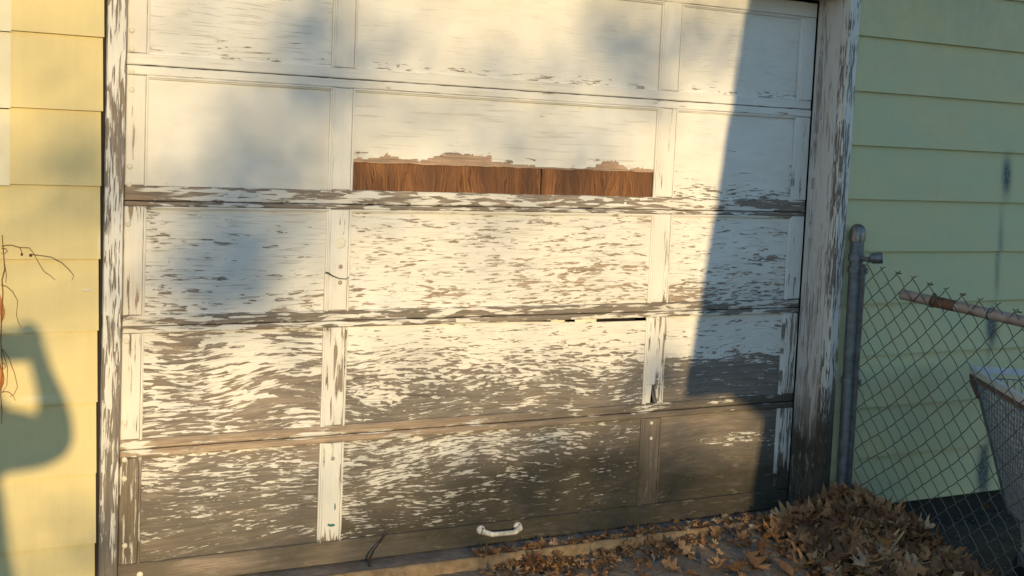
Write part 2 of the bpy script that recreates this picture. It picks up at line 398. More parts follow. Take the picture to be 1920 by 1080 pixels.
def plank(name, u0, u1, v0, v1, w0, w1, mat, parent, axes='xzy', step=.02, ch=.002, rough=.0006, bow=0., wearf=None, seed=0, tail=None):
    """board whose front face is a fine grid at depth w0 and whose back is at w1; (u, v, w) go to the named axes"""
    nu = max(2, int((u1-u0)/step)); nv = max(2, int((v1-v0)/step))
    us = [u0, u0+ch]+[u0+(u1-u0)*i/nu for i in range(1, nu)]+[u1-ch, u1]
    vs = [v0, v0+ch]+[v0+(v1-v0)*i/nv for i in range(1, nv)]+[v1-ch, v1]
    ix = {'x': 0, 'y': 1, 'z': 2}; s = 1 if w1 > w0 else -1
    V = []; W = []; F = []; NU = len(us); NV = len(vs)
    def put(u, v, w_):
        p = [0, 0, 0]; p[ix[axes[0]]] = u; p[ix[axes[1]]] = v; p[ix[axes[2]]] = w_
        V.append(p)
        q = tail(u, v) if tail else (0, 0)
        V[-1][ix[axes[1]]] += q[0]; V[-1][ix[axes[0]]] += q[1]
        W.append(wearf(V[-1][0], V[-1][1], V[-1][2]) if wearf else (0, 0, 0, 0))
    for j, v in enumerate(vs):
        for i, u in enumerate(us):
            e = (i in (0, NU-1)) or (j in (0, NV-1))
            w_ = w0+(s*ch if e else 0)+s*rough*noise.noise((u*14+seed, v*14, seed*1.7))+s*bow*noise.noise((u*1.3+seed, v*2, 3.1))
            du = rough*1.2*noise.noise((v*30, seed, u)) if i in (0, NU-1) else 0
            dv = rough*1.2*noise.noise((u*30, seed+5, v)) if j in (0, NV-1) else 0
            put(u+du, v+dv, w_)
    for j in range(NV-1):
        for i in range(NU-1):
            a = j*NU+i; F.append((a, a+1, a+NU+1, a+NU))
    loop = [i for i in range(NU)]+[j*NU+NU-1 for j in range(1, NV)]+[(NV-1)*NU+i for i in range(NU-2, -1, -1)]+[j*NU for j in range(NV-2, 0, -1)]
    n0 = len(V)
    for k in loop:
        p = list(V[k]); p[ix[axes[2]]] = w1; V.append(p); W.append(W[k])
    for k in range(len(loop)):
        k2 = (k+1) % len(loop); F.append((loop[k2], loop[k], n0+k, n0+k2))
    bm_ = build(name, V, F, mat, parent, smooth=38, wear=W)
    b = bmesh.new(); b.from_mesh(bm_.data); bmesh.ops.recalc_face_normals(b, faces=b.faces); b.to_mesh(bm_.data); b.free()
    return bm_

# ------------------------------------------------------------------ ground
def gz(x, y):
    z = -1.458
    if y < .05: z += .055*max(y-.05, -5.5)
    side = 1/(1+math.exp(-max(-60, min(60, (x-2.86)/.03)))); z = z*(1-side)+(min(z, -1.50))*side
    if x > 1.6 and y > -.3: z += .03*min(1, (x-1.6)/.9)*max(0, min(1, (y+.3)/.3))*(1-side)
    return z
def ground():
    V = []; F = []
    xs = [-300, -80, -25, -9, -4, -2, -1]+[-.6+.03*i for i in range(0, 165)]+[4.6, 5.5, 8, 14, 30, 90, 300]
    ys = [-300, -80, -30, -14, -8, -6, -4.5, -3, -2, -1.5]+[-1.2+.03*i for i in range(0, 53)]+[.6, 1.5, 4, 12, 40, 120, 300]
    for y in ys:
        for x in xs:
            z = gz(x, y)
            if -.7 < x < 4.4 and -1.3 < y < .5:
                z += .010*noise.noise((x*3, y*3, 0))+.007*noise.noise((x*11, y*11, 2))+.004*noise.noise((x*30, y*30, 5))
                cr = abs(noise.noise((x*2.3+4, y*2.3, 7)))
                if cr < .035: z -= .014*(1-cr/.035)
            V.append((x, y, z))
    n = len(xs)
    for j in range(len(ys)-1):
        for i in range(n-1): F.append((j*n+i, j*n+i+1, (j+1)*n+i+1, (j+1)*n+i))
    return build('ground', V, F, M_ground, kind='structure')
ground()

# ------------------------------------------------------------------ garage building
garage = thing('garage', 'yellow lap sided garage wall with peeling white trim around its overhead door', 'garage', (0, 0, -1.45))
LZ = [-1.62, -1.413, -1.205, -.997, -.789, -.581, -.374, -.166, .046, .254, .462, .67, .88]
RZ = [-1.395, -1.191, -.986, -.774, -.565, -.357, -.15, .06, .269, .482, .69, .90]
SPRAY = [((3.724, -0.039), .026, .075, 1.3), ((3.711, -0.31), .016, .12, .55), ((3.709, -0.469), .013, .08, .5), ((3.701, -0.68), .032, .064, 1.6), ((3.7, -0.79), .012, .05, .4), ((3.726, -1.115), .014, .05, .5), ((3.713, -1.312), .036, .10, 1.5), ((3.725, -1.231), .02, .04, .5)]
CHALK = [((-0.12, -0.329), .006, .03, .9), ((-0.149, -0.467), 0.0, 0.0, 0), ((-0.111, -1.165), .006, .05, .8), ((-0.138, -1.178), .004, .03, .5), ((-0.305, -0.585), .07, .010, .5), ((-0.288, -0.769), .06, .008, .6), ((-0.251, -0.179), .10, .006, .3), ((-0.112, -0.552), .004, .03, .6), ((-0.109, -0.739), .004, .03, .5)]
def siding_wear(x, y, z):
    s = c = 0; d = .06+.14*max(0, min(1, (-1.0-z)/.35))
    if x > 2.7: d += .25*max(0, (z-.3)/.3)  # eave shade painted into the right boards, stronger towards the top
    for (sx, sz), rx, rz, a in SPRAY:
        e = ((x-sx)/rx)**2+((z-sz)/rz)**2
        if e < 8: s += a*math.exp(-e)
    for (sx, sz), rx, rz, a in CHALK:
        if rx > 0:
            e = ((x-sx)/rx)**2+((z-sz)/rz)**2
            if e < 8: c += a*math.exp(-e)
    return (min(1, s), d, min(1, c), (.85-.45*max(0, min(1, (z-.1)/.4))) if x > 2.7 else 0.)
def siding_board(x0, x1, zb, h, fine):
    """one lap board: thick lower edge, thin upper edge tucked under the next"""
    V = []; W = []; F = []; st = .012 if fine else .06
    nx = max(2, int((x1-x0)/st)); rows = [0, .02, .06, .1, .14, .18, .24, .3, .36, .42, .48, .54, .6, .66, .72, .78, .84, .9, .96, 1.04] if fine else [0, .03, .3, .7, 1.04]
    sd_ = random.random()*50
    for j, r in enumerate(rows):
        for i in range(nx+1):
            x = x0+(x1-x0)*i/nx
            y = -.0155+.014*r+.0012*noise.noise((x*2, zb*7, sd_))
            z = zb+h*r+.0012*noise.noise((x*1.7, zb*9, 3))
            V.append((x, y, z)); W.append(siding_wear(x, y, z))
    for j in range(len(rows)-1):
        for i in range(nx):
            a = j*(nx+1)+i; F.append((a, a+1, a+nx+2, a+nx+1))
    n0 = len(V)
    for i in range(nx+1):
        p = V[i]; V.append((p[0], .004, p[2]-.001)); W.append(W[i])
    for i in range(nx): F.append((i+1, i, n0+i, n0+i+1))
    for e in (0, nx):                                    # end grain
        n1 = len(V); col = [j*(nx+1)+e for j in range(len(rows))]
        for k in col: V.append((V[k][0], .006, V[k][2])); W.append(W[k])
        for k in range(len(col)-1):
            f = (col[k], col[k+1], n1+k+1, n1+k); F.append(f if e == 0 else f[::-1])
    return build('siding_board', V, F, M_siding, garage, smooth=40, wear=W)
boards = {}
for k, z in enumerate(LZ):
    boards['l', k] = siding_board(-.376 if z > -.2 else -.402, -.119+random.uniform(-.002, .002), z, .209, True)
for k, z in enumerate(RZ):
    siding_board(2.802, 5.6, z, .209, -1.5 < z < .6)
# curled paint scrapes on the left boards
def scrape(pts, r):
    m = MB(); m.tube([(x, -.0165+.0145*f, z) for (x, z), f in pts], r, 5)
    m.build('paint_scrape', M_scrape, boards['l', 5])
scrape([((-0.17, -0.46), .5), ((-0.161, -0.465), .5), ((-0.152, -0.463), .5), ((-0.144, -0.467), .5), ((-0.138, -0.471), .5)], [.001, .004, .003, .002, .001])
m = MB(); m.tube([(x, -.0035, z) for x, z in ((-0.189, -0.63), (-0.186, -0.638), (-0.18, -0.641), (-0.172, -0.635))], [.0006, .0012, .0012, .0006], 5); m.build('paint_scrape', M_scrape, boards['l', 4])
# corner caps of the left corner, one for each course
for k, z in enumerate(LZ):
    m = MB(); e = -.3745 if z > -.2 else -.3985
    m.add([(e, -.0185, z-.004), (e+.002, -.0035, z+.205), (-.43, -.0035, z+.205), (-.43, -.0185, z-.004), (-.43, .10, z-.004), (-.43, .10, z+.205), (e, -.0145, z-.004), (e+.002, -.0005, z+.205)],
          [(0, 1, 2, 3), (3, 2, 5, 4), (6, 7, 1, 0)])
    m.build('corner_cap', M_cap if z > -.2 else M_siding, garage, smooth=0, wear=[(0, .15, .1, 0)]*8)
for a, b_ in (((-.425, .012, -1.6), (-.060, .10, 1.1)), ((2.785, .012, -1.385), (5.6, .10, 1.1)), ((-.425, .1005, -1.6), (-.40, 5.5, 1.1)), ((5.575, .1005, -1.6), (5.6, 5.5, 1.1))):
    m = MB(); m.box(a, b_); m.build('sheathing', M_tar, garage, smooth=0)
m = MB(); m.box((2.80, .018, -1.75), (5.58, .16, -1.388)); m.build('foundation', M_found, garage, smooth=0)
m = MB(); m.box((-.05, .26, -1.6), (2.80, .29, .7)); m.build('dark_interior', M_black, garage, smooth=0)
for z in (.702, .90):
    plank('siding_board', -.109, 2.7985, z, min(z+.205, 1.0), -.012, .012, M_siding, garage, 'xzy', .1, .002, .0005, wearf=lambda x, y, z: (0, .1, 0, 0), seed=z)
for x in (-.4125, 5.5875):
    m = MB(); m.add([(x-.0115, .11, 1.101), (x-.0115, 5.49, 1.101), (x-.0115, 3., 2.2), (x+.0115, .11, 1.101), (x+.0115, 5.49, 1.101), (x+.0115, 3., 2.2)], [(0, 1, 2), (5, 4, 3), (0, 3, 4, 1), (1, 4, 5, 2), (2, 5, 3, 0)])
    m.build('gable', M_siding, garage, smooth=0, wear=[(0, .1, 0, 0)]*6)
# roof with eave over the wall
m = MB(); m.add([(-.75, -.20, 1.02), (5.9, -.20, 1.02), (5.9, 3., 2.3), (-.75, 3., 2.3), (-.75, 6., 1.1), (5.9, 6., 1.1),
                 (-.75, -.20, .93), (5.9, -.20, .93), (5.9, 3., 2.2), (-.75, 3., 2.2), (-.75, 6., 1.0), (5.9, 6., 1.0)],
                [(0, 1, 2, 3), (3, 2, 5, 4), (7, 6, 9, 8), (8, 9, 10, 11), (0, 6, 7, 1), (1, 7, 8, 2), (2, 8, 11, 5), (5, 11, 10, 4), (4, 10, 9, 3), (3, 9, 6, 0)])
m.build('roof', plain('dark_shingle', (.06, .055, .05), .9, bump=.006), garage, smooth=0)

def casing_wear_left(x, y, z):
    p = .40+.12*noise.noise((z*2, 1, 2)); f = max(0, min(1, (-z-.55)/.75))
    return (thr(p+.36*f), .10+.30*f, .12+.1*f, .5)
plank('door_casing', -1.62, .62, -.109, -.056, -.022, .10, M_casing, garage, 'zxy', .02, .003, .0012, wearf=casing_wear_left, seed=3)
m = MB(); m.box((-.118, -.006, -1.62), (-.1095, .012, .62)); m.build('caulk_gap', M_tar, garage, smooth=0)
def jamb_wear(x, y, z):
    f = max(0, min(1, (-z-.80)/.35)); g_ = max(0, min(1, (-z-.92)/.24))
    p = .10+.24*noise.noise((z*1.6, y*9, 4))+.62*f+.16*max(0, -z)
    return (thr(min(1, p)), max(.04, .04+1.25*g_**1.1+.3*g_*noise.noise((z*9, y*30, 3))), .05, .6)
plank('door_jamb', -1.62, .62, .020, .150, 2.7435, 2.78, M_jamb, garage, 'zyx', .015, .002, .0015, wearf=jamb_wear, seed=9)
def casing_wear_right(x, y, z):
    f = max(0, min(1, (-z-.85)/.3))
    p = .42+.25*noise.noise((z*1.3, 7, 4))+.5*f
    return (thr(min(1, p)), min(1, .14+1.2*f**1.2), 0, .6)
plank('door_casing', -1.62, .62, 2.7465, 2.7985, -.024, .018, M_casing, garage, 'zxy', .02, .003, .0015, wearf=casing_wear_right, seed=14)
plank('door_stop', -1.62, .62, .118, .142, 2.7365, 2.7432, M_jamb, garage, 'zyx', .02, .0015, .0008, wearf=jamb_wear, seed=11)
plank('head_jamb', -.055, 2.742, .0, .15, .616, .66, M_jamb, garage, 'xyz', .05, .002, .001, wearf=lambda x, y, z: (thr(.2), .1, 0, .5), seed=12)
plank('head_casing', -.109, 2.7985, .622, .70, -.023, .018, M_casing, garage, 'xzy', .05, .003, .001, wearf=lambda x, y, z: (thr(.4), .1, 0, .5), seed=15)
plank('jamb_board', -1.62, .62, .102, .20, -.026, -.050, M_jamb, garage, 'zyx', .05, .002, .001, wearf=jamb_wear, seed=19)
# sill under the door, outer edge worn round
V = []; F = []; nS = 140; prof = [(.185, -1.411), (.13, -1.4135), (.07, -1.417), (.058, -1.418), (.056, -1.425), (.056, -1.50)]
for i in range(nS+1):
    x = -.052+2.79*i/nS
    for y, z in prof:
        k = 1 if y < .1 else .3
        V.append((x, y+k*.007*noise.noise((x*7, 0, 1))+k*.003*noise.noise((x*30, 0, 5)), z+k*.004*noise.noise((x*6, y*20, 4))+k*.002*noise.noise((x*40, y*30, 9))))
for i in range(nS):
    for j in range(len(prof)-1):
        a = i*len(prof)+j; F.append((a, a+1, a+len(prof)+1, a+len(prof)))
build('door_sill', V, F, M_sill, garage, smooth=50)
V = []; F = []; prof = [(.0575, -1.4165), (.050, -1.4145), (.043, -1.417), (.038, -1.425), (.037, -1.440), (.036, -1.50)]
for i in range(nS+1):
    x = -.052+2.79*i/nS
    for j, (y, z) in enumerate(prof):
        k = .006*noise.noise((x*9, 0, 1))+.004*noise.noise((x*45, j, 5))
        V.append((x, y+k*(j > 0), z+.003*noise.noise((x*6, y*20, 4))+.0035*noise.noise((x*60, y*90, 9))*(j > 0)))
for i in range(nS):
    for j in range(len(prof)-1):
        a = i*len(prof)+j; F.append((a, a+1, a+len(prof)+1, a+len(prof)))
build('sill_nosing', V, F, M_nose, garage, smooth=60)

# ------------------------------------------------------------------ overhead door
door = thing('garage_door', 'old white sectional garage door with paint flaking off its panels', 'garage door', (1.37, .146, -1.43))
M_black2 = M_black
ROWZ = {1: (.226, .546), 2: (-.169, .160), 3: (-.562, -.231), 4: (-.944, -.617), 5: (-1.333, -.999)}
COLX = [(.060, .674), (.743, 1.991), (2.068, 2.670)]
RAILS = [(.548, .604, 1), (.1915, .225, 1), (.161, .1885, 1.5), (-.2125, -.168, 2), (-.2295, -.2155, 2.5), (-.5935, -.561, 3), (-.6155, -.5965, 3.5), (-.9725, -.943, 4), (-.9985, -.9755, 4.5), (-1.409, -1.332, 5)]
rails = {}
for k, (z0, z1, row) in enumerate(RAILS):
    rails[k] = plank('rail', 0, 2.735, z0, z1, .146+(.002 if k % 2 else 0), .178, M_rail, door, 'xzy', .016, .003, .0011, .0012,
                     lambda x, y, z, row=row: peelness('rail', row, 0, x, z), seed=k*3.3)
STX = [(0, .058), (.676, .741), (1.993, 2.066), (2.672, 2.735)]
stiles = {}
def stile_zr(r):
    return {1: (.226, .547), 2: (-.1665, .1595), 3: (-.5595, -.2310), 4: (-.9415, -.617), 5: (-1.3305, -1.0)}[r]
for r in range(1, 6):
    z0, z1 = stile_zr(r)
    for c, (x0, x1) in enumerate(STX):
        if (r, c) == (4, 2): continue
        stiles[r, c] = plank('stile', z0, z1, x0, x1, .147, .176, M_stile, door, 'zxy', .013, .0025, .0009, .0015,
                             lambda x, y, z, r=r, c=c: peelness('stile', r, c, x, z), seed=r*5+c*1.7)
# the split stile of the fourth section: a slot is broken out at its foot
z0, z1 = stile_zr(4); x0, x1 = STX[2]
stiles[4, 2] = plank('stile', z0+.07, z1, x0, x1, .147, .176, M_stile, door, 'zxy', .012, .0025, .0012, .0015, lambda x, y, z: peelness('stile', 4, 2, x, z), seed=31)
plank('split_stile_foot', z0, z0+.0695, x0, x0+.027, .1475, .176, M_stile, stiles[4, 2], 'zxy', .008, .003, .002, .001, lambda x, y, z: peelness('stile', 4, 2, x, z), seed=33, tail=lambda u, v: (-.006*(z0+.07-u)/.07 if v > x0+.013 else 0, 0))
plank('split_stile_foot', z0, z0+.0695, x0+.050, x1, .1475, .176, M_stile, stiles[4, 2], 'zxy', .008, .003, .002, .001, lambda x, y, z: peelness('stile', 4, 2, x, z), seed=34, tail=lambda u, v: (-.012*(u-z0)/.07+.004 if v < x0+.06 else 0, 0))
panels = {}
for r in range(1, 6):
    z0, z1 = ROWZ[r]
    for c, (x0, x1) in enumerate(COLX):
        zz0, zz1 = z0-.008, z1+.008; tail = None
        if (r, c) == (2, 1): zz0 = -.076; tail = lambda u, v: ((.0035*noise.noise((u*11, 3, 1))+.002*noise.noise((u*37, 3, 1))-.001) if v < -.073 else 0, 0)
        if (r, c) == (4, 1):                              # this panel has slipped: a wedge of dark shows above its right end
            zz1 = z1-.001
            tail = lambda u, v: (-.011*max(0, min(1, (u-1.42)/.35))*(1 if v > -.66 else 0), 0)
        mt = M_swirl if (r, c) == (4, 0) else M_patch if (r, c) == (2, 1) else M_fine if r >= 4 else M_panel
        panels[r, c] = plank('panel', x0-.008, x1+.008, zz0, zz1, .160, .168, mt, door, 'xzy', .0058 if (r, c) == (2, 1) else .0125 if r > 1 else .02, .001, .0004, .004,
                             lambda x, y, z, r=r, c=c: peelness('panel', r, c, x, z), seed=r*7+c*2.3, tail=tail)
        # quarter-round beads inside the opening
        def bead(a, b, inward):
            m = MB(); a = Vector(a); b = Vector(b); inw = Vector(inward); t = (b-a).normalized()
            prof = [(0, .0005), (0, -.0110), (.003, -.0118), (.0055, -.0105), (.0065, -.0065), (.0095, -.0055), (.0105, -.003), (.0105, .0)]
            n = max(2, int((b-a).length/.025)); V = []; F = []; W = []
            for i in range(n+1):
                q = a.lerp(b, i/n)
                for o_, dpt in prof:
                    jit = .0008*noise.noise((q.x*20, q.z*20, o_*500))
                    p = q+inw*(o_+jit); p.y = .159+dpt; V.append(p); W.append(peelness('stile' if abs(t.z) > .5 else 'panel', r, c+1 if inward[0] < 0 else min(2, c), q.x, q.z))
            W = [(w_[0]*.9, w_[1], w_[2], .2) for w_ in W]
            for i in range(n):
                for j in range(len(prof)-1):
                    k = i*len(prof)+j; F.append((k, k+1, k+len(prof)+1, k+len(prof)))
            o = build('bead', V, F, M_stile if abs(t.z) > .5 else M_rail, panels[r, c], smooth=40, wear=W)
            b_ = bmesh.new(); b_.from_mesh(o.data); bmesh.ops.recalc_face_normals(b_, faces=b_.faces)
            s = sum((f.normal.y*f.calc_area() for f in b_.faces))
            if s > 0: bmesh.ops.reverse_faces(b_, faces=b_.faces)
            b_.to_mesh(o.data); b_.free()
        zt, zb = z1+.0005, z0-.0005
        bead((x0-.0008, 0, zb), (x0-.0008, 0, zt), (1, 0, 0)); bead((x1+.0008, 0, zb), (x1+.0008, 0, zt), (-1, 0, 0))
        if r < 4: bead((x0, 0, zt), (x1, 0, zt), (0, 0, -1))
# delaminated strip: the face veneer is gone and the brown cross ply shows
for x0, x1 in ((.738, 1.4885), (1.4935, 1.998)):
    plank('exposed_ply', x0, x1, -.178, -.068, .1645, .169, M_ply, panels[2, 1], 'xzy', .02, .0005, .0004, .001, seed=x0*9)
# slivers left in the gap above the slipped panel
for xa, xb in ((1.47, 1.53), (1.56, 1.62), (1.665, 1.76)):
    plank('gap_sliver', xa, xb, -.632, -.6165, .1655, .168, M_brown if xa < 1.5 else M_scrape, panels[4, 1], 'xzy', .02, .0005, .0012, seed=xa)
# painted bolt heads and washers
def bolt(x, z, parent, r=.008, mat=M_bolt, y=.1465, h=.004):
    m = MB(); m.lathe((x, y, z), (0, -1, 0), [(-.002, r*1.0), (.001, r*1.02), (h*.7, r*.85), (h, r*.45)], 12)
    m.build('bolt', mat, parent, smooth=60)
for (x, z), r in (((0.011, 0.29), 1), ((0.012, 0.235), 1), ((0.013, 0.168), 2), ((0.014, 0.116), 2), ((0.012, -0.112), 2), ((0.011, -0.166), 2), ((0.01, -0.284), 3), ((0.01, -0.638), 4), ((0.011, -0.887), 4), ((0.012, -1.002), 5), ((0.013, -1.061), 5), ((0.018, -1.27), 5)):
    bolt(max(.011, x), z, stiles[r, 0], .0085)
x, z = (0.713, -0.339); bolt(x, z, stiles[3, 1], .019, M_bolt, .1465, .003)
for q, pr in (((0.715, -0.417), (3, 1)), ((0.715, -0.469), (3, 1)), ((0.709, -1.052), (5, 1)), ((2.024, -1.017), (5, 2)), ((2.026, -1.076), (5, 2))):
    bolt(q[0], q[1], stiles[pr], .007, M_bolt if pr[1] == 2 else M_pipe)
x, z = (2.041, -0.851); bolt(x-.0, z-.0, stiles[3, 2], .004)
x, z = (2.028, -0.62); bolt(x, z, rails[6], .007)
x, z = (0.067, -1.367); bolt(x, z, rails[9], .010, M_bolt)
for (x, z), sx, sz in (((0.713, -1.277), .012, .005), ((0.722, -1.215), .003, .012), ((0.701, -1.274), .004, .004)):
    m = MB(); m.lathe((x, .1468, z), (0, -1, 0), [(0, .004), (.0006, .004)], 9)
    for v in m.V: v.x = x+(v.x-x)*sx/.004+.001*noise.noise(v*300); v.z = z+(v.z-z)*sz/.004
    m.build('paint_chip', M_teal, stiles[5, 1], smooth=0)
# bent wire left across the second stile
m = MB(); m.tube([((0.665, -0.436)[0], .150, (0.665, -0.436)[1]), ((0.669, -0.437)[0], .139, (0.669, -0.437)[1]), ((0.684, -0.446)[0], .138, (0.684, -0.446)[1]), ((0.709, -0.455)[0], .1385, (0.709, -0.455)[1]), ((0.734, -0.457)[0], .1395, (0.734, -0.457)[1]), ((0.747, -0.452)[0], .150, (0.747, -0.452)[1])], [.003, .0032, .002, .0016, .0016, .0016], 6)
m.build('bent_wire', M_wire, stiles[3, 1], smooth=60)
# handle on the bottom rail
h0 = Vector((1.29, 0.132, -1.355)); h1 = Vector((1.444, 0.132, -1.358))
hd = MB(); mid = (h0+h1)/2; ax = (h1-h0)
pts = []; rad = []
for i in range(15):
    t_ = i/14; s_ = math.sin(math.pi*t_)
    pts.append(h0.lerp(h1, t_)+Vector((0, -.017*min(1, s_*1.9), -.009*min(1, s_*1.7)))); rad.append(.0105-.002*math.sin(math.pi*t_)+(.002 if t_ in (0, 1) else 0))
hd.tube(pts, rad, 10)
handle = hd.build('handle', M_white, rails[9], smooth=60)
for q in (h0, h1):
    m = MB(); m.lathe((q.x, .1465, q.z+.003), (0, -1, 0), [(-.002, .016), (.004, .0165), (.009, .014), (.012, .009)], 14)
    m.build('handle_plate', M_white, rails[9], smooth=50)
    m = MB(); m.lathe((q.x, .1355, q.z+.0115), (0, -1, 0), [(0, .0035), (.0015, .0035), (.0022, .002)], 8); m.build('screw', M_rust, rails[9], smooth=50)

# ------------------------------------------------------------------ twig leaning on the bottom rail
tw = MB(); tw.tube([((0.914, -1.321)[0], .137, (0.914, -1.321)[1]), ((0.888, -1.345)[0], .128, (0.888, -1.345)[1]), ((0.857, -1.367)[0], .115, (0.857, -1.367)[1]), ((0.835, -1.389)[0], .10, (0.835, -1.389)[1]), ((0.826, -1.418)[0], .085, -1.424)], [.0016, .0025, .003, .0045, .005], 6)
tag(tw.build('twig', plain('dark_twig', (.05, .035, .025), .9, bump=.001), smooth=60), 'thin dark bent twig leaning against the bottom rail left of the white handle', 'twig')

# ------------------------------------------------------------------ chain link fence
FX = 2.838
fence = thing('chain_link_fence', 'sagging grey chain link fence starting at the post beside the door', 'fence', (2.85, -.05, -1.5))
pb = Vector((2.842, -.052, -1.62)); pt = Vector((2.832, -.052, -.300))
m = MB(); m.tube([pb, pt], .0265, 20); post = m.build('post', M_galv, fence, smooth=60)
axp = (pt-pb).normalized()
m = MB(); m.lathe(pt-axp*.012, axp, [(0, .0315), (.034, .0318), (.036, .031), (.046, .029), (.056, .024), (.063, .016), (.0665, .006)], 20)
m.build('post_cap', M_cast, post, smooth=50)
def on_post(z): return pb.lerp(pt, (z-pb.z)/(pt.z-pb.z))
def band(z, tongue=True):
    q = on_post(z); m = MB(); m.lathe(q-axp*.012, axp, [(0, .0288), (.001, .0312), (.023, .0312), (.024, .0288)], 20)
    m.box((q.x-.004, q.y-.062, q.z-.012), (q.x+.004, q.y-.028, q.z+.012))
    m.lathe((q.x-.009, q.y-.05, q.z), (1, 0, 0), [(0, .0065), (.018, .0065)], 8)
    m.build('tension_band', M_galv, fence, smooth=50)
for z in ((2.845, -0.424)[1], (2.868, -0.862)[1], (2.888, -1.277)[1]): band(z)
m = MB(); m.box((2.836, -.099, -1.46), (2.841, -.082, -.40)); m.build('tension_bar', M_galv, fence, smooth=0)
q = on_post((2.841, -0.378)[1]); m = MB()
m.lathe(q-axp*.013, axp, [(0, .0288), (.001, .0315), (.025, .0315), (.026, .0288)], 20)
m.tube([q+Vector((0, -.028, 0)), q+Vector((.002, -.055, -.002)), q+Vector((.004, -.075, .002))], [.009, .009, .012], 8)
dirv = Vector((.75, -.65, .10)).normalized(); c0 = q+Vector((.004, -.068, .003))
m.lathe(c0, dirv, [(0, .014), (.008, .0205), (.045, .0225), (.047, .0225), (.047, .0195), (.02, .018), (.018, .002)], 16)
m.build('rail_end', M_galv, fence, smooth=45)
# woven wires
HW, VW = .0390, .0405                                     # half diagonals
NROW = 27
def fence_pt(u, v, side):
    """u along the fence from the bar, v rows down from the top edge"""
    d = u; sag = .17*d-.030*d*d
    sag += .11*d*min(1, v/.55)
    z = -.395-sag-v*(1.0+.02*math.sin(u*5))
    x = FX+.008*noise.noise((u*1.6, v*1.6, 2))+.010*math.sin(u*2.2)+side
    return Vector((x+.004*noise.noise((u*9, v*9, 8)), -.10-d-.004*noise.noise((u*8, v*8, 1)), z+.005*noise.noise((u*7, v*7, 4))))
wires = MB(); nW = 46; rnd = random.Random(4)
for k in range(nW):
    pts = []; ph = k % 2
    u0 = .006+k*HW
    rows = NROW
    for j in range(rows):
        left = (j+ph) % 2 == 0
        u = u0+(0 if left else HW); v = j*VW
        pts.append((u, v, left))
    P_ = []
    for j, (u, v, left) in enumerate(pts):
        e = .0016 if left else -.0016
        du = .003 if left else -.003
        P_.append(fence_pt(u+du, v-.004, .0022)); P_.append(fence_pt(u-du*.2, v, 0)); P_.append(fence_pt(u+du, v+.004, -.0022))
        if j < len(pts)-1:
            u_, v_, l_ = pts[j+1]
            bow = .0035*(1 if left else -.4)
            for t_ in (.33, .66):
                P_.append(fence_pt(u+(u_-u)*t_, v+(v_-v)*t_-bow*math.sin(math.pi*t_), (-.0022 if left else .0022)*math.cos(math.pi*t_)*.9))
    # knuckled top end
    top = P_[0]
    a = Vector((0, -.011, .003)); P_ = [top+a*(.9 if pts[0][2] else -.9)+Vector((.002, 0, .004))]+P_
    P_ = [p for p in P_ if p.z > gz(p.x, p.y)+.006]
    wires.tube(P_, .00185, 5)
mesh_o = wires.build('woven_wire', M_wire, fence, smooth=60, kind='stuff')
for k, u in enumerate((.165, .32, .47, .72)):   # twisted barbs along the top
    p = fence_pt(u, -.002, .001); b = MB()
    b.tube([p+Vector((0, .008, -.003)), p+Vector((.003, -.002, .002)), p+Vector((-.003, -.012, -.001)), p+Vector((.001, -.020, .002))], [.0022, .0034, .0030, .0016], 5)
    b.build('wire_barb', M_wire, fence, smooth=60)
# loose top rail
pa = Vector((2.866, -0.271, -0.499)); pbb = Vector((2.866, -0.831, -0.531)); dv = (pbb-pa).normalized()
m = MB(); m.tube([pa, pa+dv*.25, pa+dv*.26, pa+dv*.6+Vector((0, 0, -.002)), pa+dv*1.0+Vector((0, 0, -.008)), pa+dv*1.6+Vector((.01, 0, -.03))], .0205, 16, cap=False)
m.tube([pa+dv*.0, pa+dv*.25], .018, 16, cap=False)
rail = m.build('top_rail', M_pipe, fence, smooth=60)
m = MB(); m.tube([pa+dv*.155, pa+dv*.265], .0211, 16, cap=False); m.build('rusty_section', M_rust, rail, smooth=60)
for s_ in (.155, .42):
    m = MB(); q = pa+dv*s_; side = dv.cross(Vector((0, 0, 1))).normalized(); upv = side.cross(dv)
    ring = [q+(side*math.cos(a_)+upv*math.sin(a_))*.0232+dv*.004*math.sin(a_*1.0) for a_ in [i*2*math.pi/14 for i in range(15)]]
    m.tube(ring+[ring[-1]+Vector((0, -.012, .022))], .002, 5); m.build('tie_wire', M_wire, rail, smooth=60)
    if s_ < .2:
        m = MB(); m.lathe(q+upv*.022, upv, [(0, .007), (.004, .009), (.009, .004)], 8); m.build('clip', M_rust, rail, smooth=50)

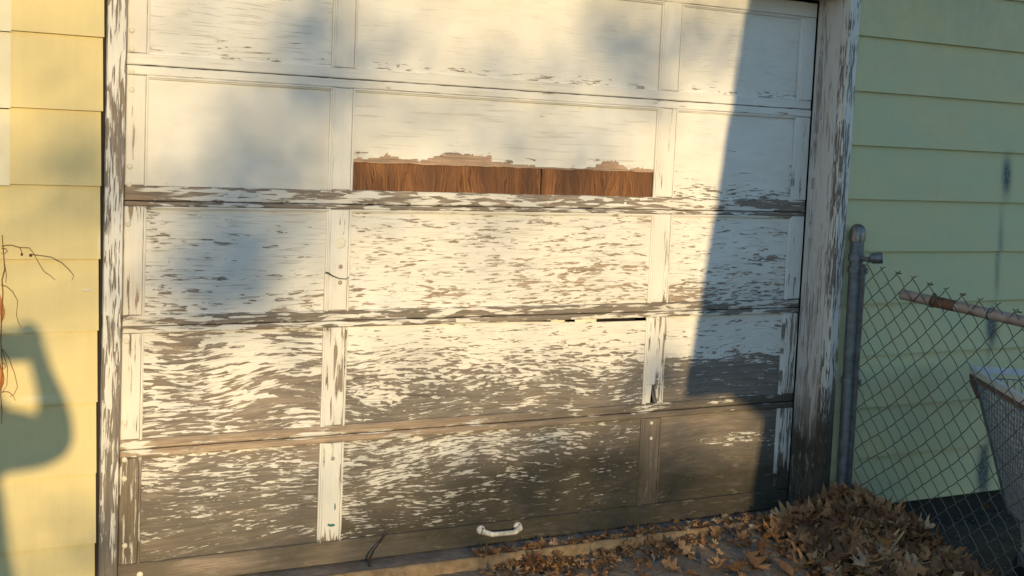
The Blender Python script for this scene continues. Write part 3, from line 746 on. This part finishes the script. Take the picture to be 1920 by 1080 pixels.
# ------------------------------------------------------------------ shopping cart behind the fence
N = Vector((3.401, -0.172, -0.826)); e1 = Vector((-.575, -.818, 0)); e2 = Vector((.818, -.575, 0))
cart = thing('shopping_cart', 'old grey wire shopping cart with white rim standing behind the chain link fence', 'shopping cart', (N+e1*.4+e2*.2).to_tuple()[:2]+(-1.5,))
Lr, Wr_ = .80, .44; HB = .50
def cart_p(s, t, h):
    """s along the cart from its nose, t across, h drop below the rim; the basket tapers downwards"""
    f = h/HB
    s2 = s+(.27*f)*(1-s/Lr)+.06*f*(s/Lr)*0
    t2 = t+(.10*f)*(1-2*t/Wr_)
    return N+e1*s2+e2*t2+Vector((0, 0, -h))
def grid_face(fn, nu, nv, diag, r=.0021, nm='basket_side'):
    m = MB()
    if diag:
        k = -nv
        while k < nu:
            a = [(k+j, j) for j in range(nv+1) if 0 <= k+j <= nu]; b = [(nu-(k+j), j) for j in range(nv+1) if 0 <= k+j <= nu]
            for l in (a, b):
                if len(l) > 1: m.tube([fn(i/nu, j/nv) for i, j in (l[0], l[-1])], r, 5)
            k += 1
    else:
        for i in range(nu+1): m.tube([fn(i/nu, 0), fn(i/nu, 1)], r, 5)
        for j in range(nv+1): m.tube([fn(0, j/nv), fn(1, j/nv)], r*1.3, 5)
    return m.build(nm, M_cart, cart, smooth=60)
grid_face(lambda a, b: cart_p(a*Lr, 0, .03+b*(HB-.03)), 20, 12, True, .0030)
grid_face(lambda a, b: cart_p(a*Lr, Wr_, .03+b*(HB-.03)), 20, 12, True, .0030)
grid_face(lambda a, b: cart_p(0, a*Wr_, .03+b*(HB-.03)), 16, 8, False, .0025, 'basket_front')
grid_face(lambda a, b: cart_p(Lr, a*Wr_, .03+b*(HB-.03)), 16, 8, False, .0025, 'basket_flap')
grid_face(lambda a, b: cart_p(.0+a*Lr, b*Wr_, HB), 24, 10, False, .0025, 'basket_floor')
def flat_bar(m, a, b, wid, th, upv=Vector((0, 0, 1))):
    a = Vector(a); b = Vector(b); t_ = (b-a).normalized(); s_ = t_.cross(upv).normalized(); u_ = s_.cross(t_)
    V = [p+s_*(i*th/2)+u_*(j*wid/2) for p in (a, b) for i, j in ((-1, -1), (1, -1), (1, 1), (-1, 1))]
    m.add(V, [(0, 3, 2, 1), (4, 5, 6, 7), (0, 1, 5, 4), (1, 2, 6, 5), (2, 3, 7, 6), (3, 0, 4, 7)])
m = MB()
for a, b in (((0, 0), (Lr, 0)), ((0, Wr_), (Lr, Wr_)), ((0, 0), (0, Wr_))):
    flat_bar(m, cart_p(a[0], a[1], 0), cart_p(b[0], b[1], 0), .026, .020)
m.build('basket_rim', M_cartw, cart, smooth=0)
m = MB()
for a, b in (((0.02, 0), (Lr, 0)), ((0.02, Wr_), (Lr, Wr_))):
    flat_bar(m, cart_p(a[0], a[1], .026), cart_p(b[0], b[1], .026), .022, .014)
m.build('rim_trim', M_cartp, cart, smooth=0)
for t_ in (0, Wr_):
    m = MB(); flat_bar(m, cart_p(.045, t_, .03), cart_p(.05, t_, HB+.02), .024, .012, e1); m.build('corner_bar', M_galv, cart, smooth=0)
for t_ in (0, Wr_):
    m = MB(); m.tube([cart_p(-.004, t_, .016), cart_p(-.008, t_, .05), cart_p(.015, t_, .10)], [.014, .018, .012], 10); m.build('bumper', M_cartp, cart, smooth=50)
base = N.z-HB; gy = -1.5
m = MB()
for t_ in (.06, Wr_-.06):
    m.tube([cart_p(Lr-.02, t_, 0), cart_p(Lr+.04, t_, .30), cart_p(Lr-.02, t_, HB+.05), N+e1*(Lr-.06)+e2*t_+Vector((0, 0, gy+.12-N.z)), N+e1*.66+e2*t_+Vector((0, 0, gy+.11-N.z))], .011, 8)
    m.tube([cart_p(.15, t_, HB+.0), N+e1*.69+e2*t_+Vector((0, 0, gy+.11-N.z))], .010, 8)
m.tube([N+e1*.67+e2*.06+Vector((0, 0, gy+.11-N.z)), N+e1*.67+e2*(Wr_-.06)+Vector((0, 0, gy+.11-N.z))], .010, 8)
m.build('chassis', M_cart, cart, smooth=60)
m = MB(); m.tube([cart_p(Lr-.02, .03, -.01), cart_p(Lr+.06, .03, -.07), cart_p(Lr+.06, Wr_-.03, -.07), cart_p(Lr-.02, Wr_-.03, -.01)], .013, 10); m.build('push_handle', M_cartp, cart, smooth=60)
m = MB()
for i in range(9): m.tube([N+e1*.67+e2*(.06+.04*i)+Vector((0, 0, gy+.14-N.z)), N+e1*(Lr-.05)+e2*(.06+.04*i)+Vector((0, 0, gy+.14-N.z))], .003, 5)
m.build('lower_rack', M_cart, cart, smooth=60)
for s_, t_ in ((.69, .06), (.69, Wr_-.06), (Lr+.04, .06), (Lr+.04, Wr_-.06)):
    q = N+e1*s_+e2*t_; q.z = gy
    m = MB(); m.box((q.x-.012, q.y-.022, gy+.055), (q.x-.009, q.y+.022, gy+.10)); m.box((q.x+.018, q.y-.022, gy+.055), (q.x+.021, q.y+.022, gy+.10)); m.box((q.x-.012, q.y-.022, gy+.1005), (q.x+.021, q.y+.022, gy+.104))
    cs = m.build('caster', M_galv, cart, smooth=0)
    m = MB(); m.lathe((q.x-.008, q.y, gy+.05), (1, 0, 0), [(0, .046), (.002, .050), (.022, .050), (.024, .046)], 18); m.build('wheel', M_rub, cs, smooth=50)

# ------------------------------------------------------------------ dry vine on the left corner
vine = thing('dried_vine', 'dried brown vine with curling tendrils climbing the left garage corner', 'vine', (-.39, -.03, -1.4))
def V3(lst, ys): return [(x, y, z) for (x, z), y in zip(lst, ys)]
def spread(n, a, b): return [a+(b-a)*i/max(1, n-1) for i in range(n)]
STEM = [(-0.396, -0.305), (-0.391, -0.363), (-0.388, -0.4), (-0.395, -0.43), (-0.392, -0.464), (-0.395, -0.526), (-0.396, -0.601), (-0.391, -0.675), (-0.395, -0.75), (-0.391, -0.795), (-0.392, -0.833)]
TEND = [
 [(-0.397, -0.337), (-0.384, -0.333), (-0.37, -0.334), (-0.348, -0.34), (-0.322, -0.341), (-0.312, -0.353), (-0.3, -0.374), (-0.281, -0.406), (-0.263, -0.419), (-0.248, -0.432)],
 [(-0.348, -0.34), (-0.344, -0.349), (-0.342, -0.358)],
 [(-0.318, -0.359), (-0.293, -0.362), (-0.259, -0.368), (-0.232, -0.382), (-0.211, -0.402), (-0.196, -0.42), (-0.202, -0.435)],
 [(-0.398, -0.443), (-0.383, -0.448), (-0.366, -0.463), (-0.353, -0.488), (-0.356, -0.529), (-0.35, -0.55), (-0.343, -0.563)],
 [(-0.397, -0.343), (-0.386, -0.343), (-0.38, -0.35), (-0.387, -0.358), (-0.397, -0.355)],
 [(-0.39, -0.378), (-0.384, -0.415), (-0.386, -0.437)],
 [(-0.39, -0.623), (-0.374, -0.649), (-0.358, -0.692), (-0.349, -0.733), (-0.358, -0.752), (-0.369, -0.759)],
 [(-0.393, -0.623), (-0.378, -0.676), (-0.38, -0.724), (-0.392, -0.743)],
 [(-0.393, -0.743), (-0.374, -0.744), (-0.361, -0.755), (-0.354, -0.77)],
 [(-0.395, -0.663), (-0.387, -0.662), (-0.384, -0.673), (-0.394, -0.681)]]
m = MB(); m.tube(V3(STEM, spread(len(STEM), -.03, -.026)), [.0012, .0015, .0018, .0016, .0016, .0015, .0015, .0016, .0014, .0012, .0008], 6); m.build('stem', M_vine, vine, smooth=60)
for k, L_ in enumerate(TEND):
    pts = [Vector(p) for p in V3(L_, spread(len(L_), -.03, -.034 if k % 2 else -.022))]
    Q_ = []
    for i in range(len(pts)-1):
        for t_ in (0, .5): 
            q = pts[i].lerp(pts[i+1], t_)
            Q_.append(q+Vector((0, .002*noise.noise(q*60), .0015*noise.noise(q*90))))
    Q_.append(pts[-1])
    m = MB(); m.tube(Q_, [.0013-.0007*i/len(Q_) for i in range(len(Q_))], 5); m.build('tendril', M_vine, vine, smooth=60)
for (x, z), r in (((-0.342, -0.359), .0035), ((-0.318, -0.362), .0045)):
    m = MB(); m.lathe((x, -.028, z-.004), (0, .1, 1), [(0, .0015), (.002, r), (.006, r*.9), (.009, .001)], 8); m.build('bud', plain('dry_bud', (.08, .05, .03)), vine, smooth=60)
def curled(cx, cy, cz, w_, h_, name='dead_leaf'):
    V = []; F = []; n = 10; mth = 6
    for j in range(n+1):
        t_ = j/n; wd = w_*math.sin(math.pi*min(.98, max(.03, t_)))**.7
        for i in range(mth+1):
            s_ = i/mth*2-1; a_ = s_*1.9
            V.append((cx+wd*math.sin(a_)*.6+.004*math.sin(t_*5), cy-wd*math.cos(a_)*.55+.002*noise.noise((t_*6, s_*3, cz)), cz-h_/2+h_*t_))
    for j in range(n):
        for i in range(mth):
            a = j*(mth+1)+i; F.append((a, a+1, a+mth+2, a+mth+1))
    build(name, V, F, M_vleaf, vine, smooth=60)
(x, z) = (-0.395, -0.511); curled(x, -.022, z, .011, .080)
(x, z) = (-0.395, -0.698); curled(x, -.022, z, .012, .085)

# ------------------------------------------------------------------ oak leaves
def leaf_shape(seed, L_=.11, curl=1.):
    """pin oak leaf: broad pointed lobes either side of the midrib, a little curled, with its stalk"""
    rn = random.Random(seed); V = []; F = []
    half = [(0, .012), (.09, .035), (.15, .11), (.235, .29), (.285, .20), (.345, .075), (.40, .18), (.50, .455), (.545, .40), (.585, .24), (.64, .085), (.69, .24), (.785, .385), (.815, .26), (.855, .11), (.90, .17), (.945, .12), (1.0, .004)]
    sides = []
    for s_ in (-1, 1):
        k = rn.uniform(.80, 1.10); sides.append([(t_+rn.uniform(-.018, .018)*(0 < i < len(half)-1), w_*k*rn.uniform(.85, 1.15)) for i, (t_, w_) in enumerate(half)])
    kx = rn.uniform(-.9, .9)*curl; ky = rn.uniform(-.8, 2.2)*curl; tw = rn.uniform(-.8, .8)*curl; bend = rn.uniform(-.14, .14); tipc = rn.uniform(-.2, 1.)*curl
    for i, (t0, _) in enumerate(half):
        (tl, wl), (tr_, wr) = sides[0][i], sides[1][i]
        lift = [rn.uniform(-.004, .007)*(w_ > .2) for w_ in (wl, wr)]
        for t_, w_, s_, l_ in ((tl, wl, -1, lift[0]), ((tl+t0)/2, wl, -.5, 0), (t0, 0, 0, 0), ((tr_+t0)/2, wr, .5, 0), (tr_, wr, 1, lift[1])):
            x = (t_-.5)*L_; y = s_*w_*L_+bend*L_*math.sin(t_*3)
            yy = s_*w_*L_
            z = ky*yy*yy*7+kx*x*x*6+tipc*max(0, t_-.7)**2*L_*2+l_-.0015*(s_ == 0); a_ = tw*(t_-.5)
            V.append((x, y*math.cos(a_)-z*math.sin(a_), y*math.sin(a_)+z*math.cos(a_)))
    for j in range(len(half)-1):
        for i in range(4):
            a = j*5+i; F.append((a, a+1, a+6, a+5))
    n = len(V); r = .0012; x0 = -.5*L_
    for x, z in ((x0, 0), (x0-.03, rn.uniform(-.004, .01))):
        V += [(x, r, z), (x, -r, z), (x, 0, z+r)]
    F += [(n, n+1, n+4, n+3), (n+1, n+2, n+5, n+4), (n+2, n, n+3, n+5)]
    return V, F
def oval_shape(seed, L_):
    """plain oval leaf, rolled up along its midrib as it dried"""
    rn = random.Random(seed); V = []; F = []; roll = rn.uniform(1.2, 2.6); arch = rn.uniform(-1, 1); n = 9
    for i in range(n+1):
        t_ = i/n; wd = .30*L_*math.sin(math.pi*(.03+.94*t_))**.8*rn.uniform(.92, 1.08)
        for s_ in (-1, -.6, -.25, .25, .6, 1):
            a_ = s_*roll*.5; r = wd/max(.3, roll*.5)
            V.append(((t_-.5)*L_, r*math.sin(a_), r*(1-math.cos(a_))+arch*(t_-.5)**2*L_*.8+.002*rn.uniform(-1, 1)))
    for j in range(n):
        for i in range(5):
            a = j*6+i; F.append((a, a+1, a+7, a+6))
    return V, F
SHAPES = [oval_shape(60+k, .062+.003*k) if k in (3, 9, 13) else leaf_shape(100+k, .092+.015*(k % 3), .5+.3*(k % 4)) for k in range(16)]
LM = []
for k, (V, F) in enumerate(SHAPES):
    me = bpy.data.meshes.new('leaf'); me.from_pydata(V, [], F); me.update()
    for p in me.polygons: p.use_smooth = True
    me.materials.append(M_leaf); LM.append(me)
def pile_h(x, y):
    fx = math.exp(-((x-2.80)/(.265 if x < 2.80 else .07))**2); fy = math.exp(-((y+.20)/(.50 if y < -.2 else .20))**2)
    return .168*fx*fy
RL = random.Random(11)
def leaf_matrix(x, y, dz, tilt, sc):
    e = .02
    nx = -(pile_h(x+e, y)-pile_h(x-e, y))/(2*e); ny = -(pile_h(x, y+e)-pile_h(x, y-e))/(2*e)
    nrm = Vector((nx, ny, 1)).normalized()
    nrm = (nrm+Vector((-.12, -.24, 0))+Vector((RL.uniform(-1, 1), RL.uniform(-1, 1), RL.uniform(-.2, .4)))*tilt).normalized()
    if nrm.z < .05: nrm.z = .05
    q = nrm.to_track_quat('Z', 'Y'); R_ = q.to_matrix().to_4x4() @ Matrix.Rotation(RL.uniform(0, 6.283), 4, 'Z')
    return Matrix.Translation((x, y, gz(x, y)+pile_h(x, y)+dz)) @ R_ @ Matrix.Scale(sc, 4)
def blocked(x, y):
    return (y > .02 and x > 2.72) or (y > -.03 and x > 2.735) or y > .13 or x > 2.98
pile = thing('leaf_pile', 'heap of dry brown oak leaves banked in the corner by the fence post', 'leaf pile', (2.5, -.35, -1.45))
drift = thing('leaf_drift', 'small drift of broken orange oak leaves below the white door handle', 'leaf litter', (1.5, -.05, -1.45))
def put_leaf(parent, M):
    o = bpy.data.objects.new('leaf', RL.choice(LM)); C.objects.link(o); o.parent = parent
    M = Matrix.Translation(-Vector(parent.location)) @ M
    o.matrix_basis = M
def stuff_leaves(name, parent, mats, small=False):
    V = []; F = []
    for M in mats:
        v, f = RL.choice(SHAPES); n = len(V)
        V += [M @ Vector(p) for p in v]; F += [tuple(i+n for i in q) for q in f]
    build(name, V, F, M_leaf, parent, smooth=180, kind='stuff')
def sample_pile():
    while True:
        x = RL.uniform(1.7, 2.96); y = RL.uniform(-1.15, .06)
        if blocked(x, y): continue
        d = pile_h(x, y)/.168
        if RL.random() < .012+d**.6: 
            if d > .05 or RL.random() < .35: return x, y
stuff_leaves('packed_leaves', pile, [leaf_matrix(*sample_pile(), RL.uniform(-.05, .010), .40, RL.uniform(.7, 1.05)) for _ in range(1000)])
n = 0
while n < 290:
    x, y = sample_pile()
    if pile_h(x, y) < .03: continue
    put_leaf(pile, leaf_matrix(x, y, RL.uniform(.004, .028), .42, RL.uniform(.8, 1.2))); n += 1
# mound body under the leaves so that no ground shows through
V = []; F = []; nx_, ny_ = 44, 44
for j in range(ny_+1):
    for i in range(nx_+1):
        x = 1.8+1.16*i/nx_; y = -1.15+1.21*j/ny_
        if y > -.035 and x > 2.735: h_ = -.02
        else: h_ = pile_h(x, y)-.035+.012*noise.noise((x*14, y*14, 1))
        V.append((x, y, gz(x, y)+h_))
for j in range(ny_):
    for i in range(nx_):
        a = j*(nx_+1)+i; F.append((a, a+1, a+nx_+2, a+nx_+1))
build('leaf_mould', V, F, plain('leaf_mould', (.085, .045, .02), .95, bump=.01, bscale=50, col2=(.03, .018, .01)), pile, kind='stuff')
# drift under the handle
def sample_drift():
    k = RL.random()
    if k < .6: return RL.gauss(1.44, .10), RL.gauss(-.0, .05)
    return RL.gauss(1.56, .16), RL.gauss(-.10, .10)
def ok(x, y): return not blocked(x, y) and y < .035
A = []
while len(A) < 300:
    x, y = sample_drift()
    if ok(x, y): A.append((x, y))
stuff_leaves('leaf_fragments', drift, [leaf_matrix(x, y, RL.uniform(0, .015), .8, RL.uniform(.10, .36)) for x, y in A])
n = 0
while n < 24:
    x, y = sample_drift()
    if ok(x, y): put_leaf(drift, leaf_matrix(x, y, RL.uniform(.008, .03), .75, RL.uniform(.35, .7))); n += 1
# litter along the door foot and over the ground
lit = []
while len(lit) < 300:
    x = RL.uniform(1.7, 2.72); y = RL.gauss(-.01, .06)
    if not blocked(x, y) and y < .045: lit.append(leaf_matrix(x, y, RL.uniform(0, .012), .7, RL.uniform(.10, .36)))
for _ in range(330):                                     # crumbs that have drifted over the sill
    x = RL.uniform(1.22, 2.70); y = RL.gauss(.055, .022)
    if .036 < y < .125: M = leaf_matrix(x, y, 0, .7, RL.uniform(.10, .40)); M.translation.z = -1.411+RL.uniform(0, .010); lit.append(M)
n_sill = len(lit)
while len(lit) < n_sill+170:
    x = RL.uniform(.5, 2.9); y = RL.uniform(-1.0, .02)
    if not blocked(x, y): lit.append(leaf_matrix(x, y, RL.uniform(0, .008), .6, RL.uniform(.08, .4)))
V = []; F = []
for M in lit:
    v, f = RL.choice(SHAPES); k = len(V); V += [M @ Vector(p) for p in v]; F += [tuple(i+k for i in q) for q in f]
lo = build('leaf_litter', V, F, M_leaf, smooth=180, kind='stuff'); lo['label'] = 'crumbled leaf bits strewn along the foot of the garage door'; lo['category'] = 'leaf litter'
GROUPL = 'single oak leaves scattered on the driveway'
SCAT = [((1.989, -0.042), 0.8), ((2.008, -0.112), 0.9), ((1.87, -0.217), 0.75), ((1.894, -0.299), 1.0), ((2.09, -0.283), 0.9), ((2.21, -0.275), 1.0), ((2.054, -0.396), 0.8), ((2.027, -0.255), 0.8), ((2.248, 0.042), 0.55), ((2.306, 0.042), 0.5), ((1.851, 0.151), 0.5), ((1.949, 0.151), 0.5), ((1.722, 0.071), 0.5), ((2.254, -0.368), 1.0), ((1.711, -0.309), 0.8), ((2.084, -0.473), 1.0), ((1.914, -0.419), 0.9), ((2.252, -0.139), 0.6)]

for k, ((x, y), s_) in enumerate(SCAT):
    o = bpy.data.objects.new('oak_leaf', LM[k % 16]); C.objects.link(o)
    o.matrix_world = leaf_matrix(x, min(y, .01), .014, .75, s_)
    tag(o, 'single dry tan oak leaf lying on the driveway before the door', 'leaf', GROUPL)
x, y = (3.715, -0.03)
o = bpy.data.objects.new('oak_leaf', LM[3]); C.objects.link(o)
o.matrix_world = Matrix.Translation((x, -.03, gz(x, -.03)+.045)) @ Matrix.Rotation(1.25, 4, 'Y') @ Matrix.Rotation(.8, 4, 'Z') @ Matrix.Scale(.75, 4)
tag(o, 'lone orange leaf standing on dark ground behind the chain link fence', 'leaf')

# ------------------------------------------------------------------ photographer, whose shadow falls on the left siding
def skin_body(name, J, E, mat, root, levels=2):
    me = bpy.data.meshes.new(name); keys = list(J); me.from_pydata([J[k][0] for k in keys], [(keys.index(a), keys.index(b)) for a, b in E], [])
    o = bpy.data.objects.new(name, me); C.objects.link(o)
    md = o.modifiers.new('skin', 'SKIN'); md.use_smooth_shade = True
    for i, k in enumerate(keys):
        r = J[k][1]; me.skin_vertices[0].data[i].radius = r if isinstance(r, tuple) else (r, r)
        me.skin_vertices[0].data[i].use_root = (k == root)
    o.modifiers.new('subd', 'SUBSURF').levels = levels; o.modifiers['subd'].render_levels = levels
    me.materials.append(mat)
    return o
M_coat = plain('dark_green_jacket', (.05, .06, .05), .85, bump=.002)
M_skin = plain('skin', (.55, .36, .27), .5)
gp = -1.68
B0 = CAM+Vector((-.235, -.34, 0))
def b(x, y, z): return tuple(B0+Vector((x, y, z)))
def h(x, y, z): return tuple(CAM+Vector((x, y, z)))
J = {'pelvis': (b(-.02, -.02, -.80), (.17, .13)), 'hem': (b(.02, 0, -.74), (.235, .17)), 'waist': (b(-.01, 0, -.55), (.165, .13)), 'chest': (b(-.01, 0, -.33), (.18, .13)), 'yoke': (b(0, 0, -.20), (.13, .10)), 'neck': (b(-.01, .01, -.10), .060), 'skull0': (b(-.01, .05, .0), (.072, .088)), 'skull': (b(-.01, .03, .10), (.080, .100)), 'crown': (b(-.01, .02, .175), (.052, .065)), 'nose': (b(-.01, .145, .06), .016),
     'shoR': (b(.11, .02, -.235), .105), 'elbR': (h(.045, -.22, -.262), .078), 'forR': (h(.062, -.15, -.162), .044), 'wriR': (h(.040, -.085, -.062), .029), 'palmR': (h(.032, -.055, -.016), (.046, .024)),
     'shoL': (b(-.19, .0, -.25), .088), 'elbL': (b(-.32, .12, -.46), .064), 'wriL': (b(-.18, .30, -.36), .034), 'palmL': (b(-.14, .33, -.33), (.038, .022)),
     'hipR': (b(.09, -.02, -.90), .115), 'kneR': (b(.11, .03, -1.26), .078), 'ankR': (b(.11, -.02, -1.62), .050), 'toeR': (b(.13, .16, -1.655), .04),
     'hipL': (b(-.12, -.02, -.90), .115), 'kneL': (b(-.14, .03, -1.26), .078), 'ankL': (b(-.14, -.02, -1.62), .050), 'toeL': (b(-.16, .16, -1.655), .04)}
E_ = [('pelvis', 'hem'), ('hem', 'waist'), ('skull0', 'nose'), ('waist', 'chest'), ('chest', 'yoke'), ('yoke', 'neck'), ('neck', 'skull0'), ('skull0', 'skull'), ('skull', 'crown'), ('yoke', 'shoR'), ('shoR', 'elbR'), ('elbR', 'forR'), ('forR', 'wriR'), ('wriR', 'palmR'), ('yoke', 'shoL'), ('shoL', 'elbL'), ('elbL', 'wriL'), ('wriL', 'palmL'),
      ('pelvis', 'hipR'), ('hipR', 'kneR'), ('kneR', 'ankR'), ('ankR', 'toeR'), ('pelvis', 'hipL'), ('hipL', 'kneL'), ('kneL', 'ankL'), ('ankL', 'toeL')]
for k, (dz, ln) in enumerate(((.026, .92), (.010, 1.), (-.006, .98), (-.022, .85))):
    J['f%da' % k] = (h(.040-.004*k, -.026, .012+dz), .0105); J['f%db' % k] = (h(.022-.004*k, -.010, .018+dz*1.15), .0095); J['f%dc' % k] = (h(-.004, -.0065+0*ln, .014+dz*1.1), .008)
    E_ += [('palmR', 'f%da' % k), ('f%da' % k, 'f%db' % k), ('f%db' % k, 'f%dc' % k)]
    J['g%da' % k] = (b(-.12+.012*k, .365, -.315+dz*.8), .0105); J['g%db' % k] = (b(-.10+.010*k, .385, -.305+dz*.6), .0095); J['g%dc' % k] = (b(-.085+.008*k, .375, -.318+dz*.5), .008)
    E_ += [('palmL', 'g%da' % k), ('g%da' % k, 'g%db' % k), ('g%db' % k, 'g%dc' % k)]
J['ta'] = (h(.012, -.050, -.022), .011); J['tb'] = (h(-.012, -.030, -.012), .009); E_ += [('palmR', 'ta'), ('ta', 'tb')]
person = skin_body('person', J, E_, M_coat, 'pelvis')
tag(person, 'person in a dark jacket holding up a phone, seen only as shadow on left siding', 'person')
cx, cy, cz = CAM
m = MB(); m.box((cx-.115, cy-.016, cz-.058), (cx+.045, cy-.008, cz+.034)); ph = m.build('mobile_phone', plain('black_phone', (.02, .02, .022), .3), smooth=0, origin=(cx, cy-.012, cz))
tag(ph, 'dark phone held sideways in the hand of the photographer', 'phone')

# ------------------------------------------------------------------ tree behind the photographer, whose thin crown dapples the door
TY = 20.
def back(x, z, d): return Vector((x-.2429*d, .146-d, z+.1443*d))
tree = thing('tree', 'late autumn tree with thin leaf clumps standing behind the photographer', 'tree', (-8.6, -21, -1.75))
CL = [  # place shaded on the door, radius of the clump, leaves, distance
 ((0.358, -0.381), .115, 115, 20), ((0.274, -0.489), .09, 60, 21), ((0.618, 0.298), .10, 55, 20), ((0.578, 0.111), .10, 55, 19.5), ((0.528, -0.043), .11, 36, 20), ((0.413, -0.113), .14, 26, 21),
 ((1.854, 0.407), .15, 130, 20), ((2.198, 0.452), .14, 60, 20), ((1.352, -0.005), .16, 55, 21), ((1.689, 0.017), .12, 35, 20), ((0.802, 0.414), .18, 50, 20), ((0.146, 0.295), .2, 25, 22),
 ((1.666, -1.205), .20, 90, 20), ((2.065, -1.332), .18, 110, 19), ((2.575, -1.369), .18, 90, 20), ((1.373, -1.296), .16, 60, 20), ((1.289, -1.384), .18, 40, 21), ((1.996, -1.439), .25, 110, 20), ((2.529, -1.495), .25, 110, 20),
 ((-0.183, -0.083), .10, 16, 20), ((-0.119, -0.191), .09, 14, 20), ((-0.183, -1.21), .15, 40, 20), ((0.91, -1.38), .2, 70, 20), ((2.056, -0.809), .05, 30, 18), ((0.106, -0.154), .10, 14, 20),
  ((1.041, 0.364), .45, 95, 22), ((0.183, 0.106), .40, 50, 23), ((1.557, -0.101), .30, 50, 22), ((0.766, -1.237), .50, 110, 22), ((0.637, -0.296), .30, 50, 22)]
lf = MB(); wood = MB(); RT = random.Random(21)
trunk = [Vector((-8.6, -21, -1.8)), Vector((-8.55, -21, -.6)), Vector((-8.45, -20.95, .8)), Vector((-8.3, -20.9, 2.2)), Vector((-8.2, -20.8, 3.6)), Vector((-8.15, -20.8, 5.2))]
tr = MB(); tr.tube(trunk, [.22, .17, .15, .13, .09, .03], 12); tr.build('trunk', plain('tree_bark', (.10, .085, .07), .9, bump=.01, bscale=20), tree, smooth=60)
for (x, z), rad, nl, d in CL:
    c = back(x, z, d)
    s0 = min(trunk[1:], key=lambda p: abs(p.z-(c.z-.6))); mid_ = s0.lerp(c, .5)+Vector((0, RT.uniform(-.3, .3), -.25))
    wood.tube([s0, mid_, c], [.014, .009, .003], 6)
    for _ in range(nl):
        v = Vector((RT.gauss(0, rad), RT.gauss(0, rad*1.5), RT.gauss(0, rad))); p = c+v; r = RT.uniform(.028, .05)
        a = Vector((RT.gauss(0, 1), RT.gauss(0, 1), RT.gauss(0, 1))).normalized(); q = a.orthogonal().normalized(); e = a.cross(q)
        lf.add([p-q*r*1.4, p+e*r*.7, p+q*r*1.4, p-e*r*.7], [(0, 1, 2, 3)])
wood.build('branch', bpy.data.materials['tree_bark'], tree, smooth=60)
lf.build('crown', M_leaf, tree, smooth=0, kind='stuff')

# ------------------------------------------------------------------ added unseen board structure, shaped to cast the straight edged shade
shade_structure = thing('shade_structure', 'unseen leaning board structure added to shade the right of the door', 'shade_structure', (2.6, -4.6, -1.75))
M_shade_boards = plain('weathered_boards', (.16, .15, .135), .9, 0, .35, 5., .003, 60.)
SD = 3.95
def edge_x(z): return 1.185+.1305*(z+.372)+.245/4*0
zt = 1.45; zb = -1.75
for k in range(10):
    o_ = .21*k
    lo = zb if k > 1 else -.34  # first boards stop short so sunlight passes under to the door
    V = [(edge_x(lo)+o_, -SD, lo), (edge_x(lo)+o_+.206, -SD, lo), (edge_x(zt)+o_+.206, -SD, zt), (edge_x(zt)+o_, -SD, zt)]
    V += [(x, y-.022, z) for x, y, z in V]
    build('board', V, [(3, 2, 1, 0), (4, 5, 6, 7), (0, 1, 5, 4), (1, 2, 6, 5), (2, 3, 7, 6), (3, 0, 4, 7)], M_shade_boards, shade_structure, smooth=0)
for k in range(8):
    y0 = -SD-.024-.21*k; o_ = .0 if k else 0
    lo = -.22
    V = [(edge_x(lo), y0, lo), (edge_x(lo)+.022, y0, lo), (edge_x(zt)+.022, y0, zt), (edge_x(zt), y0, zt)]
    V += [(x, y-.206, z) for x, y, z in V]
    build('board', V, [(3, 2, 1, 0), (4, 5, 6, 7), (0, 1, 5, 4), (1, 2, 6, 5), (2, 3, 7, 6), (3, 0, 4, 7)], M_shade_boards, shade_structure, smooth=0)
V = [(edge_x(zt)-.03, -SD+.05, zt+.01), (edge_x(zt)+2.15, -SD+.05, zt+.01), (edge_x(zt)+2.15, -SD-1.9, zt+.25), (edge_x(zt)-.03, -SD-1.9, zt+.25)]; V += [(x, y, z+.05) for x, y, z in V]
build('shade_structure_roof', V, [(3, 2, 1, 0), (4, 5, 6, 7), (0, 1, 5, 4), (1, 2, 6, 5), (2, 3, 7, 6), (3, 0, 4, 7)], M_shade_boards, shade_structure, smooth=0)
